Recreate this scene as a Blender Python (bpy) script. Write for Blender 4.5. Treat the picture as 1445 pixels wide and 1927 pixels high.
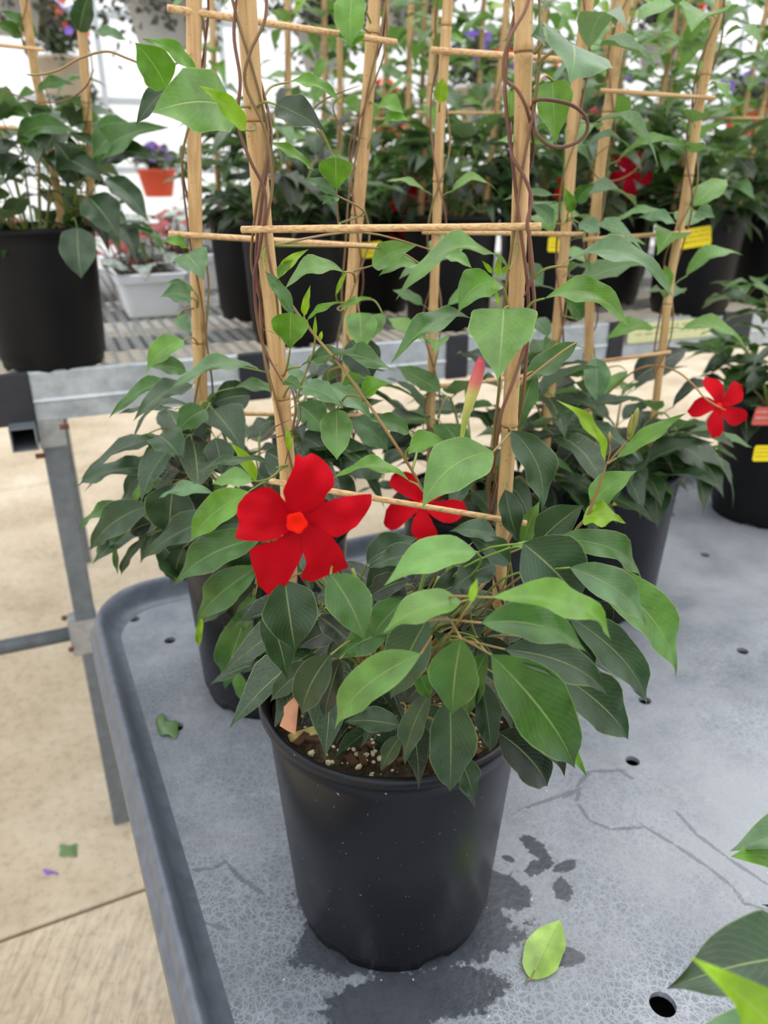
import bpy, bmesh, math, random
from mathutils import Vector, Matrix, geometry, noise
random.seed(7)
for o in list(bpy.data.objects): bpy.data.objects.remove(o)
scene = bpy.context.scene
COL = scene.collection
V = Vector

# ---------------------------------------------------------------- camera, world, light, exposure
F = 1450.0; TH = math.radians(24); H = 1.56
cT, sT = math.cos(TH), math.sin(TH)
cam = bpy.data.cameras.new('camera'); camo = bpy.data.objects.new('camera', cam); COL.objects.link(camo)
camo.location = (0, 0, H); camo.rotation_euler = (math.radians(90) - TH, 0, 0)
cam.sensor_fit = 'VERTICAL'; cam.sensor_height = 34.6; cam.sensor_width = 26.0
cam.lens = F / 1927 * 34.6
cam.clip_start = 0.02; cam.clip_end = 60
cam.dof.use_dof = True; cam.dof.focus_distance = 0.60; cam.dof.aperture_fstop = 6.2
scene.camera = camo

world = bpy.data.worlds.new('overcast_sky'); scene.world = world; world.use_nodes = True
bg = world.node_tree.nodes['Background']
wt = world.node_tree; tcw = wt.nodes.new('ShaderNodeTexCoord'); sw = wt.nodes.new('ShaderNodeSeparateXYZ'); wr = wt.nodes.new('ShaderNodeValToRGB')
wt.links.new(tcw.outputs['Generated'], sw.inputs[0])
mrw = wt.nodes.new('ShaderNodeMapRange'); mrw.inputs[1].default_value = -1; mrw.inputs[2].default_value = 1; wt.links.new(sw.outputs[2], mrw.inputs[0]); wt.links.new(mrw.outputs[0], wr.inputs[0])
e_ = wr.color_ramp.elements; e_[0].position = .46; e_[0].color = (.36, .36, .35, 1); e_[1].position = 1; e_[1].color = (.985, .985, 1, 1)
e2_ = e_.new(.5); e2_.color = (.57, .575, .585, 1)
wt.links.new(wr.outputs[0], bg.inputs[0]); bg.inputs[1].default_value = 2.25
sun = bpy.data.lights.new('soft_sun', 'SUN'); suno = bpy.data.objects.new('soft_sun', sun); COL.objects.link(suno)
sun.energy = 0.8; sun.angle = math.radians(50); sun.color = (1.0, 0.98, 0.95)
suno.rotation_euler = (math.radians(-22), math.radians(14), 0)
scene.view_settings.view_transform = 'Standard'; scene.view_settings.look = 'None'
scene.view_settings.gamma = 1; scene.view_settings.use_curve_mapping = False
scene.view_settings.exposure = 0.10

def ray(x, y):
    u = (x - 722.5) / F; v = (y - 963.5) / F
    return V((u, cT - v * sT, -sT - v * cT))
def at(x, y, Y):
    d = ray(x, y); return V((0, 0, H)) + d * (Y / d.y)
def onz(x, y, z):
    d = ray(x, y); return V((0, 0, H)) + d * ((z - H) / d.z)
CAM = V((0, 0, H))

# ---------------------------------------------------------------- materials
def lin(r, g, b):
    f = lambda c: (c / 255 / 12.92) if c <= 10 else ((c / 255 + 0.055) / 1.055) ** 2.4
    return (f(r), f(g), f(b), 1)
def newmat(name):
    m = bpy.data.materials.new(name); m.use_nodes = True
    nt = m.node_tree; return m, nt, nt.nodes['Principled BSDF'], nt.nodes['Material Output']
def N(nt, t, **k):
    n = nt.nodes.new(t)
    for a, b in k.items(): setattr(n, a, b)
    return n
def L(nt, a, b): nt.links.new(a, b)
def val(nt, op, a, b=None, c=None, clamp=False):
    n = N(nt, 'ShaderNodeMath', operation=op); n.use_clamp = clamp
    for i, x in enumerate((a, b, c)):
        if x is None: continue
        if isinstance(x, (int, float)): n.inputs[i].default_value = x
        else: L(nt, x, n.inputs[i])
    return n.outputs[0]
def mixc(nt, f, a, b, mode='MIX'):
    n = N(nt, 'ShaderNodeMix', data_type='RGBA', blend_type=mode)
    for i, x in ((0, f), (6, a), (7, b)):
        if isinstance(x, (int, float)): n.inputs[i].default_value = x
        elif isinstance(x, tuple): n.inputs[i].default_value = x
        else: L(nt, x, n.inputs[i])
    return n.outputs[2]
def ntex(nt, vec, scale, detail=3, rough=0.5, dist=0.0):
    n = N(nt, 'ShaderNodeTexNoise'); n.inputs['Scale'].default_value = scale
    n.inputs['Detail'].default_value = detail; n.inputs['Roughness'].default_value = rough
    n.inputs['Distortion'].default_value = dist
    if vec is not None: L(nt, vec, n.inputs['Vector'])
    return n.outputs[0]
def ramp(nt, f, *stops):
    n = N(nt, 'ShaderNodeValToRGB'); e = n.color_ramp.elements
    while len(e) < len(stops): e.new(0.5)
    for i, (p, c) in enumerate(stops):
        e[i].position = p; e[i].color = c if isinstance(c, tuple) else (c, c, c, 1)
    L(nt, f, n.inputs[0]); return n.outputs[0]
def bump(nt, h, strength, dist, p):
    n = N(nt, 'ShaderNodeBump'); n.inputs['Strength'].default_value = strength; n.inputs['Distance'].default_value = dist
    L(nt, h, n.inputs['Height']); L(nt, n.outputs[0], p.inputs['Normal'])
def geo(nt): return N(nt, 'ShaderNodeNewGeometry').outputs['Position']
def objc(nt): return N(nt, 'ShaderNodeTexCoord').outputs['Object']

def simple(name, col, rough=0.5, metal=0, var=0.15, scale=30, spec=0.5, bmp=0.0):
    m, nt, p, o = newmat(name); c = objc(nt)
    n = ntex(nt, c, scale, 4)
    d = tuple(x * (1 - var) for x in col[:3]) + (1,); e = tuple(min(1, x * (1 + var)) for x in col[:3]) + (1,)
    L(nt, ramp(nt, n, (0.3, d), (0.7, e)), p.inputs['Base Color'])
    p.inputs['Roughness'].default_value = rough; p.inputs['Metallic'].default_value = metal
    p.inputs['Specular IOR Level'].default_value = spec
    if bmp: bump(nt, n, bmp, 0.002, p)
    return m

def leaf_material():
    m, nt, p, o = newmat('leaf_green')
    oi = N(nt, 'ShaderNodeObjectInfo'); uv = N(nt, 'ShaderNodeTexCoord').outputs['UV']
    sep = N(nt, 'ShaderNodeSeparateXYZ'); L(nt, uv, sep.inputs[0])
    s = val(nt, 'ABSOLUTE', val(nt, 'SUBTRACT', sep.outputs[0], 0.5))      # 0 at midrib .. 0.5
    t = sep.outputs[1]
    blot0 = ntex(nt, objc(nt), 26, 3, 0.6)
    mid = val(nt, 'SUBTRACT', 1, val(nt, 'DIVIDE', s, 0.022), clamp=True)
    ph = val(nt, 'ADD', val(nt, 'ADD', val(nt, 'MULTIPLY', t, 80), val(nt, 'MULTIPLY', s, -60)), val(nt, 'MULTIPLY', blot0, 9))
    vein = val(nt, 'POWER', val(nt, 'ABSOLUTE', val(nt, 'SINE', val(nt, 'MULTIPLY', ph, 0.5))), 12)
    ob = objc(nt)
    blot = ntex(nt, ob, 38, 4, 0.6)
    base = oi.outputs['Color']
    c1 = mixc(nt, 1.0, base, ramp(nt, blot, (0.3, 0.62), (0.72, 1.28)), 'MULTIPLY')
    light = mixc(nt, 0.5, base, lin(205, 222, 150))
    c2 = mixc(nt, val(nt, 'MULTIPLY', vein, 0.055), c1, light)
    c3 = mixc(nt, val(nt, 'MULTIPLY', mid, 0.75), c2, light)
    edge = val(nt, 'MULTIPLY', val(nt, 'GREATER_THAN', s, 0.485), 0.45)
    c4 = mixc(nt, edge, c3, light)
    back = N(nt, 'ShaderNodeNewGeometry').outputs['Backfacing']
    c5 = mixc(nt, val(nt, 'MULTIPLY', back, 0.35), c4, lin(150, 180, 130))
    # dust and residue specks
    dust = ramp(nt, ntex(nt, ob, 9, 6, 0.75), (0.56, 0.0), (0.75, 0.16))
    c6 = mixc(nt, dust, c5, lin(150, 165, 150))
    L(nt, c6, p.inputs['Base Color'])
    L(nt, ramp(nt, blot0, (0.3, 0.26), (0.7, 0.44)), p.inputs['Roughness']); p.inputs['Specular IOR Level'].default_value = 0.55
    h = val(nt, 'ADD', val(nt, 'MULTIPLY', vein, -0.06), val(nt, 'ADD', val(nt, 'MULTIPLY', mid, -1.0), val(nt, 'ADD', val(nt, 'MULTIPLY', blot, 0.9), val(nt, 'MULTIPLY', blot0, 2.2))))
    bump(nt, h, 0.45, 0.0012, p)
    tr = N(nt, 'ShaderNodeBsdfTranslucent')
    tc = mixc(nt, 1.0, c6, (1.0, 1.25, 0.35, 1), 'MULTIPLY')
    L(nt, mixc(nt, 0.5, tc, c6), tr.inputs[0])
    mx = N(nt, 'ShaderNodeMixShader'); mx.inputs[0].default_value = 0.24
    L(nt, p.outputs[0], mx.inputs[1]); L(nt, tr.outputs[0], mx.inputs[2]); L(nt, mx.outputs[0], o.inputs[0])
    return m
M = {}
M['leaf'] = leaf_material()

def petal_mat(name, c, c2):
    m, nt, p, o = newmat(name); ob = objc(nt)
    n = ntex(nt, ob, 60, 4, 0.6)
    n2 = ntex(nt, ob, 16, 2, 0.5)
    L(nt, mixc(nt, 0.5, ramp(nt, n, (0.3, c), (0.75, c2)), ramp(nt, n2, (0.35, c), (0.65, c2))), p.inputs['Base Color'])
    p.inputs['Roughness'].default_value = 0.75; p.inputs['Specular IOR Level'].default_value = 0.12
    p.inputs['Sheen Weight'].default_value = 0.02
    tr = N(nt, 'ShaderNodeBsdfTranslucent'); tr.inputs[0].default_value = c2
    mx = N(nt, 'ShaderNodeMixShader'); mx.inputs[0].default_value = 0.18
    L(nt, p.outputs[0], mx.inputs[1]); L(nt, tr.outputs[0], mx.inputs[2]); L(nt, mx.outputs[0], o.inputs[0])
    return m
M['petal'] = petal_mat('red_petal', lin(150, 0, 16), lin(196, 2, 24))
M['petal_dark'] = petal_mat('crimson_petal', lin(150, 4, 30), lin(185, 10, 40))
M['petal_pink'] = petal_mat('pink_petal', lin(205, 60, 80), lin(225, 130, 130))
M['throat'] = petal_mat('orange_red_throat', lin(228, 26, 8), lin(240, 44, 12))
M['orange'] = petal_mat('orange_blossom', lin(235, 90, 45), lin(250, 130, 80))
M['purple'] = petal_mat('purple_blossom', lin(110, 80, 180), lin(160, 130, 215))

def bamboo():
    m, nt, p, o = newmat('bamboo_cane'); ob = geo(nt)
    mp = N(nt, 'ShaderNodeMapping'); mp.inputs['Scale'].default_value = (260, 260, 9); L(nt, ob, mp.inputs[0])
    n = ntex(nt, mp.outputs[0], 1, 5, 0.6)
    n2 = ntex(nt, ob, 14, 3, 0.6)
    n3 = ntex(nt, ob, 420, 2, 0.5)
    c = ramp(nt, n, (0.25, lin(160, 124, 80)), (0.5, lin(198, 163, 112)), (0.75, lin(214, 182, 132)))
    c = mixc(nt, ramp(nt, n2, (0.35, 0.35), (0.6, 0.0)), c, lin(170, 130, 82))
    sp = ramp(nt, n3, (0.26, 0.7), (0.32, 0.0))
    c = mixc(nt, sp, c, lin(70, 48, 28))
    bl = ramp(nt, ntex(nt, ob, 22, 5, 0.7), (0.60, 0.0), (0.76, 0.55))
    c = mixc(nt, bl, c, lin(96, 66, 38))
    L(nt, c, p.inputs['Base Color']); p.inputs['Roughness'].default_value = 0.5
    bump(nt, n, 0.3, 0.0006, p); return m
M['bamboo'] = bamboo()
M['node'] = simple('cane_node_brown', lin(150, 108, 62), 0.7, var=0.3, scale=200)
def rungm():
    m, nt, p, o = newmat('split_bamboo_rung'); ob = objc(nt)
    mp = N(nt, 'ShaderNodeMapping'); mp.inputs['Scale'].default_value = (12, 700, 700); L(nt, ob, mp.inputs[0])
    n = ntex(nt, mp.outputs[0], 1, 4, 0.6)
    L(nt, ramp(nt, n, (0.3, lin(150, 108, 70)), (0.5, lin(206, 168, 118)), (0.7, lin(224, 192, 146))), p.inputs['Base Color'])
    p.inputs['Roughness'].default_value = 0.65; bump(nt, n, 0.4, 0.0006, p); return m
M['rung'] = rungm()
def vinem(name, a, b):
    m, nt, p, o = newmat(name); n = ntex(nt, geo(nt), 11, 2)
    L(nt, ramp(nt, n, (0.38, a), (0.62, b)), p.inputs['Base Color']); p.inputs['Roughness'].default_value = 0.5
    return m
M['vine'] = vinem('vine_stem', lin(118, 84, 56), lin(116, 106, 56))
M['vine_red'] = vinem('maroon_vine_stem', lin(92, 52, 42), lin(126, 86, 62))
M['stem'] = vinem('green_stem', lin(112, 138, 52), lin(140, 112, 70))
M['stem_brown'] = vinem('brown_stem', lin(150, 104, 62), lin(124, 112, 62))
def plastic(name, c, c2, rough=0.34):
    m, nt, p, o = newmat(name); ob = geo(nt)
    n = ntex(nt, ob, 9, 5, 0.6)
    col = ramp(nt, n, (0.3, c), (0.8, c2))
    sp = ramp(nt, ntex(nt, ob, 330, 1, 0.4), (0.775, 0.0), (0.80, 0.6))
    sm = ramp(nt, ntex(nt, ob, 55, 6, 0.75), (0.62, 0.0), (0.85, 0.22))
    col = mixc(nt, sm, col, lin(110, 118, 128)); col = mixc(nt, sp, col, lin(165, 172, 180))
    L(nt, col, p.inputs['Base Color'])
    L(nt, ramp(nt, n, (0.3, rough - 0.04), (0.8, rough + 0.14)), p.inputs['Roughness'])
    p.inputs['Specular IOR Level'].default_value = 0.28
    return m
M['pot'] = plastic('black_plastic', lin(15, 17, 22), lin(25, 28, 35), 0.30)
M['pot_far'] = simple('dull_black_plastic', lin(18, 19, 21), 0.5, var=0.2, scale=12, spec=0.2)
def soil():
    m, nt, p, o = newmat('potting_soil'); ob = geo(nt)
    n = ntex(nt, ob, 160, 5, 0.7)
    c = ramp(nt, n, (0.3, lin(24, 17, 12)), (0.5, lin(62, 46, 30)), (0.62, lin(92, 76, 44)), (0.75, lin(40, 30, 22)))
    L(nt, c, p.inputs['Base Color']); p.inputs['Roughness'].default_value = 0.95; bump(nt, n, 1.0, 0.004, p); return m
M['soil'] = soil()
M['perlite'] = simple('perlite_white', lin(214, 206, 172), 0.9, var=0.15, scale=300)
M['bark'] = simple('bark_chip', lin(92, 62, 44), 0.85, var=0.4, scale=120)
M['straw'] = simple('wood_chip', lin(196, 178, 110), 0.8, var=0.25, scale=150)
M['dryleaf'] = simple('dry_tan_leaf', lin(206, 148, 116), 0.8, var=0.15, scale=60)
def galv():
    m, nt, p, o = newmat('galvanised_aluminium'); ob = geo(nt)
    n = ntex(nt, ob, 20, 6, 0.7)
    c = ramp(nt, n, (0.25, lin(150, 158, 162)), (0.55, lin(190, 197, 201)), (0.8, lin(214, 219, 222)))
    L(nt, c, p.inputs['Base Color']); p.inputs['Metallic'].default_value = 0.45
    L(nt, ramp(nt, n, (0.2, 0.35), (0.8, 0.6)), p.inputs['Roughness']); return m
M['alu'] = galv()
M['steel'] = simple('grey_steel', lin(112, 120, 126), 0.5, 0.35, 0.15, 40)
M['steel_light'] = simple('zinc_bracket', lin(165, 168, 168), 0.5, 0.4, 0.15, 60)
M['rust'] = simple('rusty_bolt', lin(110, 66, 44), 0.8, 0.2, 0.35, 200)
M['wire'] = simple('wire_mesh_zinc', lin(150, 153, 152), 0.6, 0.2, 0.1, 40)
M['blackband'] = simple('black_rubber_band', lin(38, 40, 46), 0.5, 0, 0.2, 30)
M['dark'] = simple('black_inside', lin(14, 14, 14), 0.8)
M['white'] = simple('white_plastic', lin(225, 229, 236), 0.5, 0, 0.05, 10)
M['greyw'] = simple('grey_white_plastic', lin(170, 172, 172), 0.6, 0, 0.08, 10)
M['beige'] = simple('beige_plastic', lin(176, 166, 150), 0.6, 0, 0.1, 10)
M['dgreen'] = simple('dark_green_plastic', lin(40, 70, 60), 0.6, 0, 0.1, 10)
M['redpot'] = simple('terracotta_red_plastic', lin(196, 72, 44), 0.55, 0, 0.1, 10)
M['silver'] = simple('silvery_leaf', lin(150, 162, 152), 0.6, 0, 0.55, 90)
M['redleaf'] = simple('dark_red_leaf', lin(138, 48, 44), 0.6, 0, 0.25, 30)
M['smallleaf'] = simple('small_trailing_leaf', lin(78, 92, 66), 0.6, 0, 0.35, 14)
M['smalldark'] = simple('dark_trailing_leaf', lin(72, 74, 66), 0.6, 0, 0.35, 14)

def tagm(name, base, ink, sc):
    m, nt, p, o = newmat(name); uv = N(nt, 'ShaderNodeTexCoord').outputs['UV']
    sep = N(nt, 'ShaderNodeSeparateXYZ'); L(nt, uv, sep.inputs[0])
    rows = val(nt, 'GREATER_THAN', val(nt, 'SINE', val(nt, 'MULTIPLY', sep.outputs[1], 6.283 * sc)), 0.35)
    cm = N(nt, 'ShaderNodeCombineXYZ'); L(nt, val(nt, 'MULTIPLY', sep.outputs[0], 26.0), cm.inputs[0]); L(nt, val(nt, 'FLOOR', val(nt, 'MULTIPLY', sep.outputs[1], sc)), cm.inputs[1])
    w = val(nt, 'GREATER_THAN', ntex(nt, cm.outputs[0], 1.0, 1), 0.5)
    inx = val(nt, 'MULTIPLY', val(nt, 'GREATER_THAN', sep.outputs[0], 0.08), val(nt, 'LESS_THAN', sep.outputs[0], 0.92))
    iny = val(nt, 'MULTIPLY', val(nt, 'GREATER_THAN', sep.outputs[1], 0.12), val(nt, 'LESS_THAN', sep.outputs[1], 0.85))
    f = val(nt, 'MULTIPLY', val(nt, 'MULTIPLY', rows, w), val(nt, 'MULTIPLY', inx, iny))
    L(nt, mixc(nt, val(nt, 'MULTIPLY', f, 0.75), base, ink), p.inputs['Base Color']); p.inputs['Roughness'].default_value = 0.5
    return m
M['tag'] = tagm('yellow_price_tag', lin(240, 216, 0), lin(90, 70, 0), 4)
M['shelf_label'] = tagm('pale_yellow_label', lin(222, 224, 168), lin(150, 152, 110), 3)
M['redtag'] = tagm('coral_plant_tag', lin(210, 90, 74), lin(220, 200, 190), 3)

# ---------------------------------------------------------------- mesh helpers
def obj(name, me, mat, parent=None, world_verts=True):
    o = bpy.data.objects.new(name, me); COL.objects.link(o)
    if mat and not me.materials: me.materials.append(mat)
    if parent:
        o.parent = parent
    return o
def wloc(parent):
    p = V((0, 0, 0))
    while parent: p += parent.location; parent = parent.parent
    return p
def mesh(name, verts, faces, mat, parent=None, uvs=None, smooth=True):
    """verts in world coordinates; parents are never rotated"""
    off = wloc(parent)
    me = bpy.data.meshes.new(name)
    me.from_pydata([(V(v) - off)[:] for v in verts], [], faces)
    if uvs:
        ul = me.uv_layers.new(name='UVMap')
        for lp in me.loops: ul.data[lp.index].uv = uvs[lp.vertex_index]
    if smooth: me.polygons.foreach_set('use_smooth', [True] * len(me.polygons))
    me.update()
    return obj(name, me, mat, parent)
def from_bm(name, bm, mat, parent=None, smooth=False):
    off = wloc(parent)
    bmesh.ops.translate(bm, verts=bm.verts, vec=-off)
    bmesh.ops.recalc_face_normals(bm, faces=bm.faces)
    me = bpy.data.meshes.new(name); bm.to_mesh(me); bm.free()
    if smooth: me.polygons.foreach_set('use_smooth', [True] * len(me.polygons))
    return obj(name, me, mat, parent)
def thing(name, label, cat, loc=(0, 0, 0), group=None):
    o = bpy.data.objects.new(name, None); COL.objects.link(o); o.location = loc
    o.empty_display_size = 0.05
    o['label'] = label; o['category'] = cat
    if group: o['group'] = group
    return o
def tag(o, label, cat, group=None):
    o['label'] = label; o['category'] = cat
    if group: o['group'] = group
    return o

def smooth_path(P, n=6):
    P = [V(p) for p in P]
    if len(P) < 3: return P
    out = []
    for i in range(len(P) - 1):
        p0 = P[max(i - 1, 0)]; p1 = P[i]; p2 = P[i + 1]; p3 = P[min(i + 2, len(P) - 1)]
        for k in range(n):
            t = k / n
            out.append(0.5 * ((2 * p1) + (-p0 + p2) * t + (2 * p0 - 5 * p1 + 4 * p2 - p3) * t * t + (-p0 + 3 * p1 - 3 * p2 + p3) * t ** 3))
    out.append(P[-1]); return out
def tube_vf(P, R, seg=6, caps=True):
    P = [V(p) for p in P]; n = len(P)
    if not hasattr(R, '__len__'): R = [R] * n
    verts, faces = [], []
    t = (P[1] - P[0]).normalized(); a = t.orthogonal().normalized()
    for i in range(n):
        if i == 0: t = P[1] - P[0]
        elif i == n - 1: t = P[-1] - P[-2]
        else: t = P[i + 1] - P[i - 1]
        t.normalize(); a = (a - t * a.dot(t)).normalized(); b = t.cross(a)
        for k in range(seg):
            an = 2 * math.pi * k / seg
            verts.append(P[i] + (a * math.cos(an) + b * math.sin(an)) * R[i])
    for i in range(n - 1):
        for k in range(seg):
            k2 = (k + 1) % seg
            faces.append((i * seg + k, i * seg + k2, (i + 1) * seg + k2, (i + 1) * seg + k))
    if caps:
        faces.append(tuple(range(seg))[::-1]); faces.append(tuple(range((n - 1) * seg, n * seg)))
    return verts, faces
def tube(name, P, R, mat, parent=None, seg=6):
    v, f = tube_vf(P, R, seg); return mesh(name, v, f, mat, parent)
def joined(name, parts, mat, parent=None, smooth=True):
    vs, fs = [], []
    for v, f in parts:
        o = len(vs); vs += v; fs += [tuple(i + o for i in q) for q in f]
    return mesh(name, vs, fs, mat, parent, smooth=smooth)
def box_vf(c, ax, ay, az):
    c, ax, ay, az = V(c), V(ax), V(ay), V(az)
    v = [c + ax * i + ay * j + az * k for k in (-1, 1) for j in (-1, 1) for i in (-1, 1)]
    f = [(0, 2, 3, 1), (4, 5, 7, 6), (0, 1, 5, 4), (2, 6, 7, 3), (0, 4, 6, 2), (1, 3, 7, 5)]
    return v, f
def bev_box(name, c, ax, ay, az, bev, mat, parent=None, seg=2):
    bm = bmesh.new(); v, f = box_vf(c, ax, ay, az)
    bv = [bm.verts.new(p) for p in v]
    for q in f: bm.faces.new([bv[i] for i in q])
    if bev: bmesh.ops.bevel(bm, geom=list(bm.edges), offset=bev, segments=seg, affect='EDGES')
    return from_bm(name, bm, mat, parent)
def lathe_vf(c, prof, seg=32, sq=None):
    c = V(c); vs, fs = [], []
    for r, z in prof:
        for k in range(seg):
            a = 2 * math.pi * k / seg
            vs.append(c + V((r * math.cos(a), r * math.sin(a), z)))
    for i in range(len(prof) - 1):
        for k in range(seg):
            k2 = (k + 1) % seg
            fs.append((i * seg + k, i * seg + k2, (i + 1) * seg + k2, (i + 1) * seg + k))
    return vs, fs

# ---------------------------------------------------------------- leaves
PROF = {
 'ovate':  [(0, 0), (.02, .16), (.06, .40), (.13, .68), (.22, .88), (.34, 1), (.47, .98), (.60, .83), (.71, .62), (.80, .40), (.87, .23), (.93, .10), (.97, .04), (1, 0)],
 'narrow': [(0, 0), (.03, .15), (.08, .36), (.17, .66), (.28, .88), (.40, 1), (.53, .97), (.66, .80), (.77, .55), (.86, .31), (.93, .13), (.97, .05), (1, 0)],
 'heart':  [(0, .0), (.015, .42), (.06, .78), (.15, .96), (.28, 1), (.42, .93), (.57, .74), (.72, .46), (.84, .22), (.93, .08), (1, 0)],
 'round':  [(0, 0), (.02, .2), (.06, .46), (.13, .74), (.25, .94), (.42, 1), (.58, .93), (.71, .76), (.82, .5), (.90, .25), (.95, .10), (1, 0)],
 'rev':    [(0, 0), (.06, .08), (.2, .3), (.4, .62), (.6, .9), (.78, 1), (.9, .9), (.97, .6), (1, .25)],
}
def pw(prof, t):
    for (a, x), (b, y) in zip(prof, prof[1:]):
        if t <= b: return x + (y - x) * (t - a) / (b - a)
    return 0
def leaf_vf(Lg, W, prof='ovate', arch=0.12, droop=0.0, fold=0.25, wave=0.03, side=0.0, nt_=12, ns=8, ph=0.0, pet=0.0):
    """leaf along +Y, normal +Z, base at the origin"""
    pr = PROF[prof]; vs, uv, fs = [], [], []
    for i in range(nt_ + 1):
        t = i / nt_
        t = t if nt_ < 8 else (0.5 - 0.5 * math.cos(math.pi * t)) * 0.5 + t * 0.5
        w = W * 0.5 * max(pw(pr, t), 0.0)
        z0 = arch * 4 * t * (1 - t) * Lg - droop * t ** 2.5 * Lg
        x0 = side * 4 * t * (1 - t) * Lg
        for j in range(ns + 1):
            s = j / ns * 2 - 1
            x = x0 + s * w * (1 + .07 * abs(s) * math.sin(t * 17 + ph + (2.1 if s > 0 else 0)) * (1 - t))
            zz = z0 + fold * abs(s) ** 1.3 * w + wave * Lg * abs(s) ** 2 * math.sin(t * 13 + ph + (1.7 if s > 0 else 0)) * min(1, 3 * t) * min(1, 4 * (1 - t))
            vs.append(V((x, t * Lg, zz))); uv.append((s * 0.5 + 0.5, t))
    for i in range(nt_):
        for j in range(ns):
            a = i * (ns + 1) + j; fs.append((a, a + 1, a + ns + 2, a + ns + 1))
    if pet > 0:   # petiole
        pv, pf = tube_vf([V((0, 0.03 * Lg, -0.002 * Lg)), V((0, -pet * 0.5 * Lg, -0.01 * Lg)), V((0, -pet * Lg, -0.05 * Lg))], 0.0085 * Lg + 0.0004, 4, False)
        o = len(vs); vs += pv; uv += [(0.5, 0.02)] * len(pv); fs += [tuple(i + o for i in q) for q in pf]
    return vs, fs, uv
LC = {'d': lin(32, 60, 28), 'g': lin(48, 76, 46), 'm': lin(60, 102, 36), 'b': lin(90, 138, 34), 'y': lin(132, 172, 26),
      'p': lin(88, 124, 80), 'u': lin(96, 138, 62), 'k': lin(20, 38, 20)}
def jit(c, a=0.12):
    k = 1 + random.uniform(-a, a); return (min(1, c[0] * k * (1 + random.uniform(-a, a) * .6)), min(1, c[1] * k), min(1, c[2] * k * (1 + random.uniform(-a, a))), 1)
def tleaf(root, bx, by, tx, ty, w, roll, c, Yb, Yt, prof='ovate', arch=0.12, att=None, fold=0.25, droop=0.0, side=0.0, wave=0.03, stem=None, name='leaf'):
    """a leaf from its base pixel to its tip pixel at depths Yb, Yt (world Y), apparent width w in px"""
    if roll < 33 and arch > 0: arch *= .62
    fold *= 1.3
    B = at(bx, by, Yb); T = at(tx, ty, Yt); ax = T - B; Lg = ax.length; ay = ax.normalized()
    Cc = (CAM - (B + T) / 2).normalized(); Cc = (Cc - ay * Cc.dot(ay)).normalized()
    S = ay.cross(Cc)
    if abs(S.z) > 1e-4 and S.z < 0: S = -S
    r = math.radians(roll)
    n = (Cc * math.cos(r) + S * math.sin(r)).normalized(); xx = ay.cross(n)
    dep = ((B + T) / 2 - CAM).dot(V((0, cT, -sT)))
    W = min(w * dep / F / max(math.cos(r), 0.35), Lg * 1.5)
    side += .075 * xx.z + random.uniform(-.02, .02)
    vs, fs, uv = leaf_vf(1.0 * Lg, W, prof, arch, droop, fold, wave * 1.35, side, 16, 8, random.uniform(0, 6))
    vs = [B + xx * v.x + ay * v.y + n * v.z for v in vs]
    o = mesh(name, vs, fs, M['leaf'], root, uv)
    o.color = jit(LC[c], 0.07)
    if att is not None:
        A = V(att); mid = A.lerp(B, .6) + V((0, 0, 0.03 * (A - B).length)) - ay * 0.12 * (A - B).length
        P = smooth_path([A, mid, B - (mid - B).normalized() * 0], 5)
        rr = 0.0013 if stem is None else stem
        tube('petiole', P, [rr * (.95 - .45 * i / len(P)) for i in range(len(P))], M['stem'], root, 5)
    return o

VAR = []   # shared leaf meshes, unit length
for i in range(9):
    pr = ['ovate', 'narrow', 'ovate', 'round', 'heart', 'narrow', 'ovate', 'ovate', 'heart'][i]
    wd = [.44, .36, .48, .5, .62, .32, .42, .46, .7][i]
    v, f, u = leaf_vf(1, wd, pr, [.1, .16, .12, .05, .1, .12, .2, .06, .08][i], [.1, .2, .15, 0, .12, .1, .3, 0, .1][i], random.uniform(.15, .45), .03, random.uniform(-.05, .05), 10, 6, i * 1.3, 0.22)
    me = bpy.data.meshes.new('leaf_blade'); me.from_pydata([p[:] for p in v], [], f)
    ul = me.uv_layers.new(name='UVMap')
    for lp in me.loops: ul.data[lp.index].uv = u[lp.vertex_index]
    me.polygons.foreach_set('use_smooth', [True] * len(me.polygons)); me.materials.append(M['leaf']); VAR.append(me)
def gleaf(root, B, d, up, size, col, var=None, off=None):
    """leaf from shared mesh: base B, direction d, normal near up"""
    d = V(d).normalized(); n = V(up); n = n - d * n.dot(d)
    if n.length < 1e-3: n = d.orthogonal()
    n.normalize(); x = d.cross(n)
    me = VAR[random.randrange(len(VAR)) if var is None else var]
    o = bpy.data.objects.new('leaf', me); COL.objects.link(o); o.parent = root
    B = V(B) + d * 0.2 * size - wloc(root)
    m = Matrix(((x.x, d.x, n.x, B.x), (x.y, d.y, n.y, B.y), (x.z, d.z, n.z, B.z), (0, 0, 0, 1)))
    o.matrix_basis = m @ Matrix.Diagonal((size * random.uniform(.9, 1.1), size, size, 1))
    o.color = jit(LC[col], 0.14)
    return o

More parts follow.
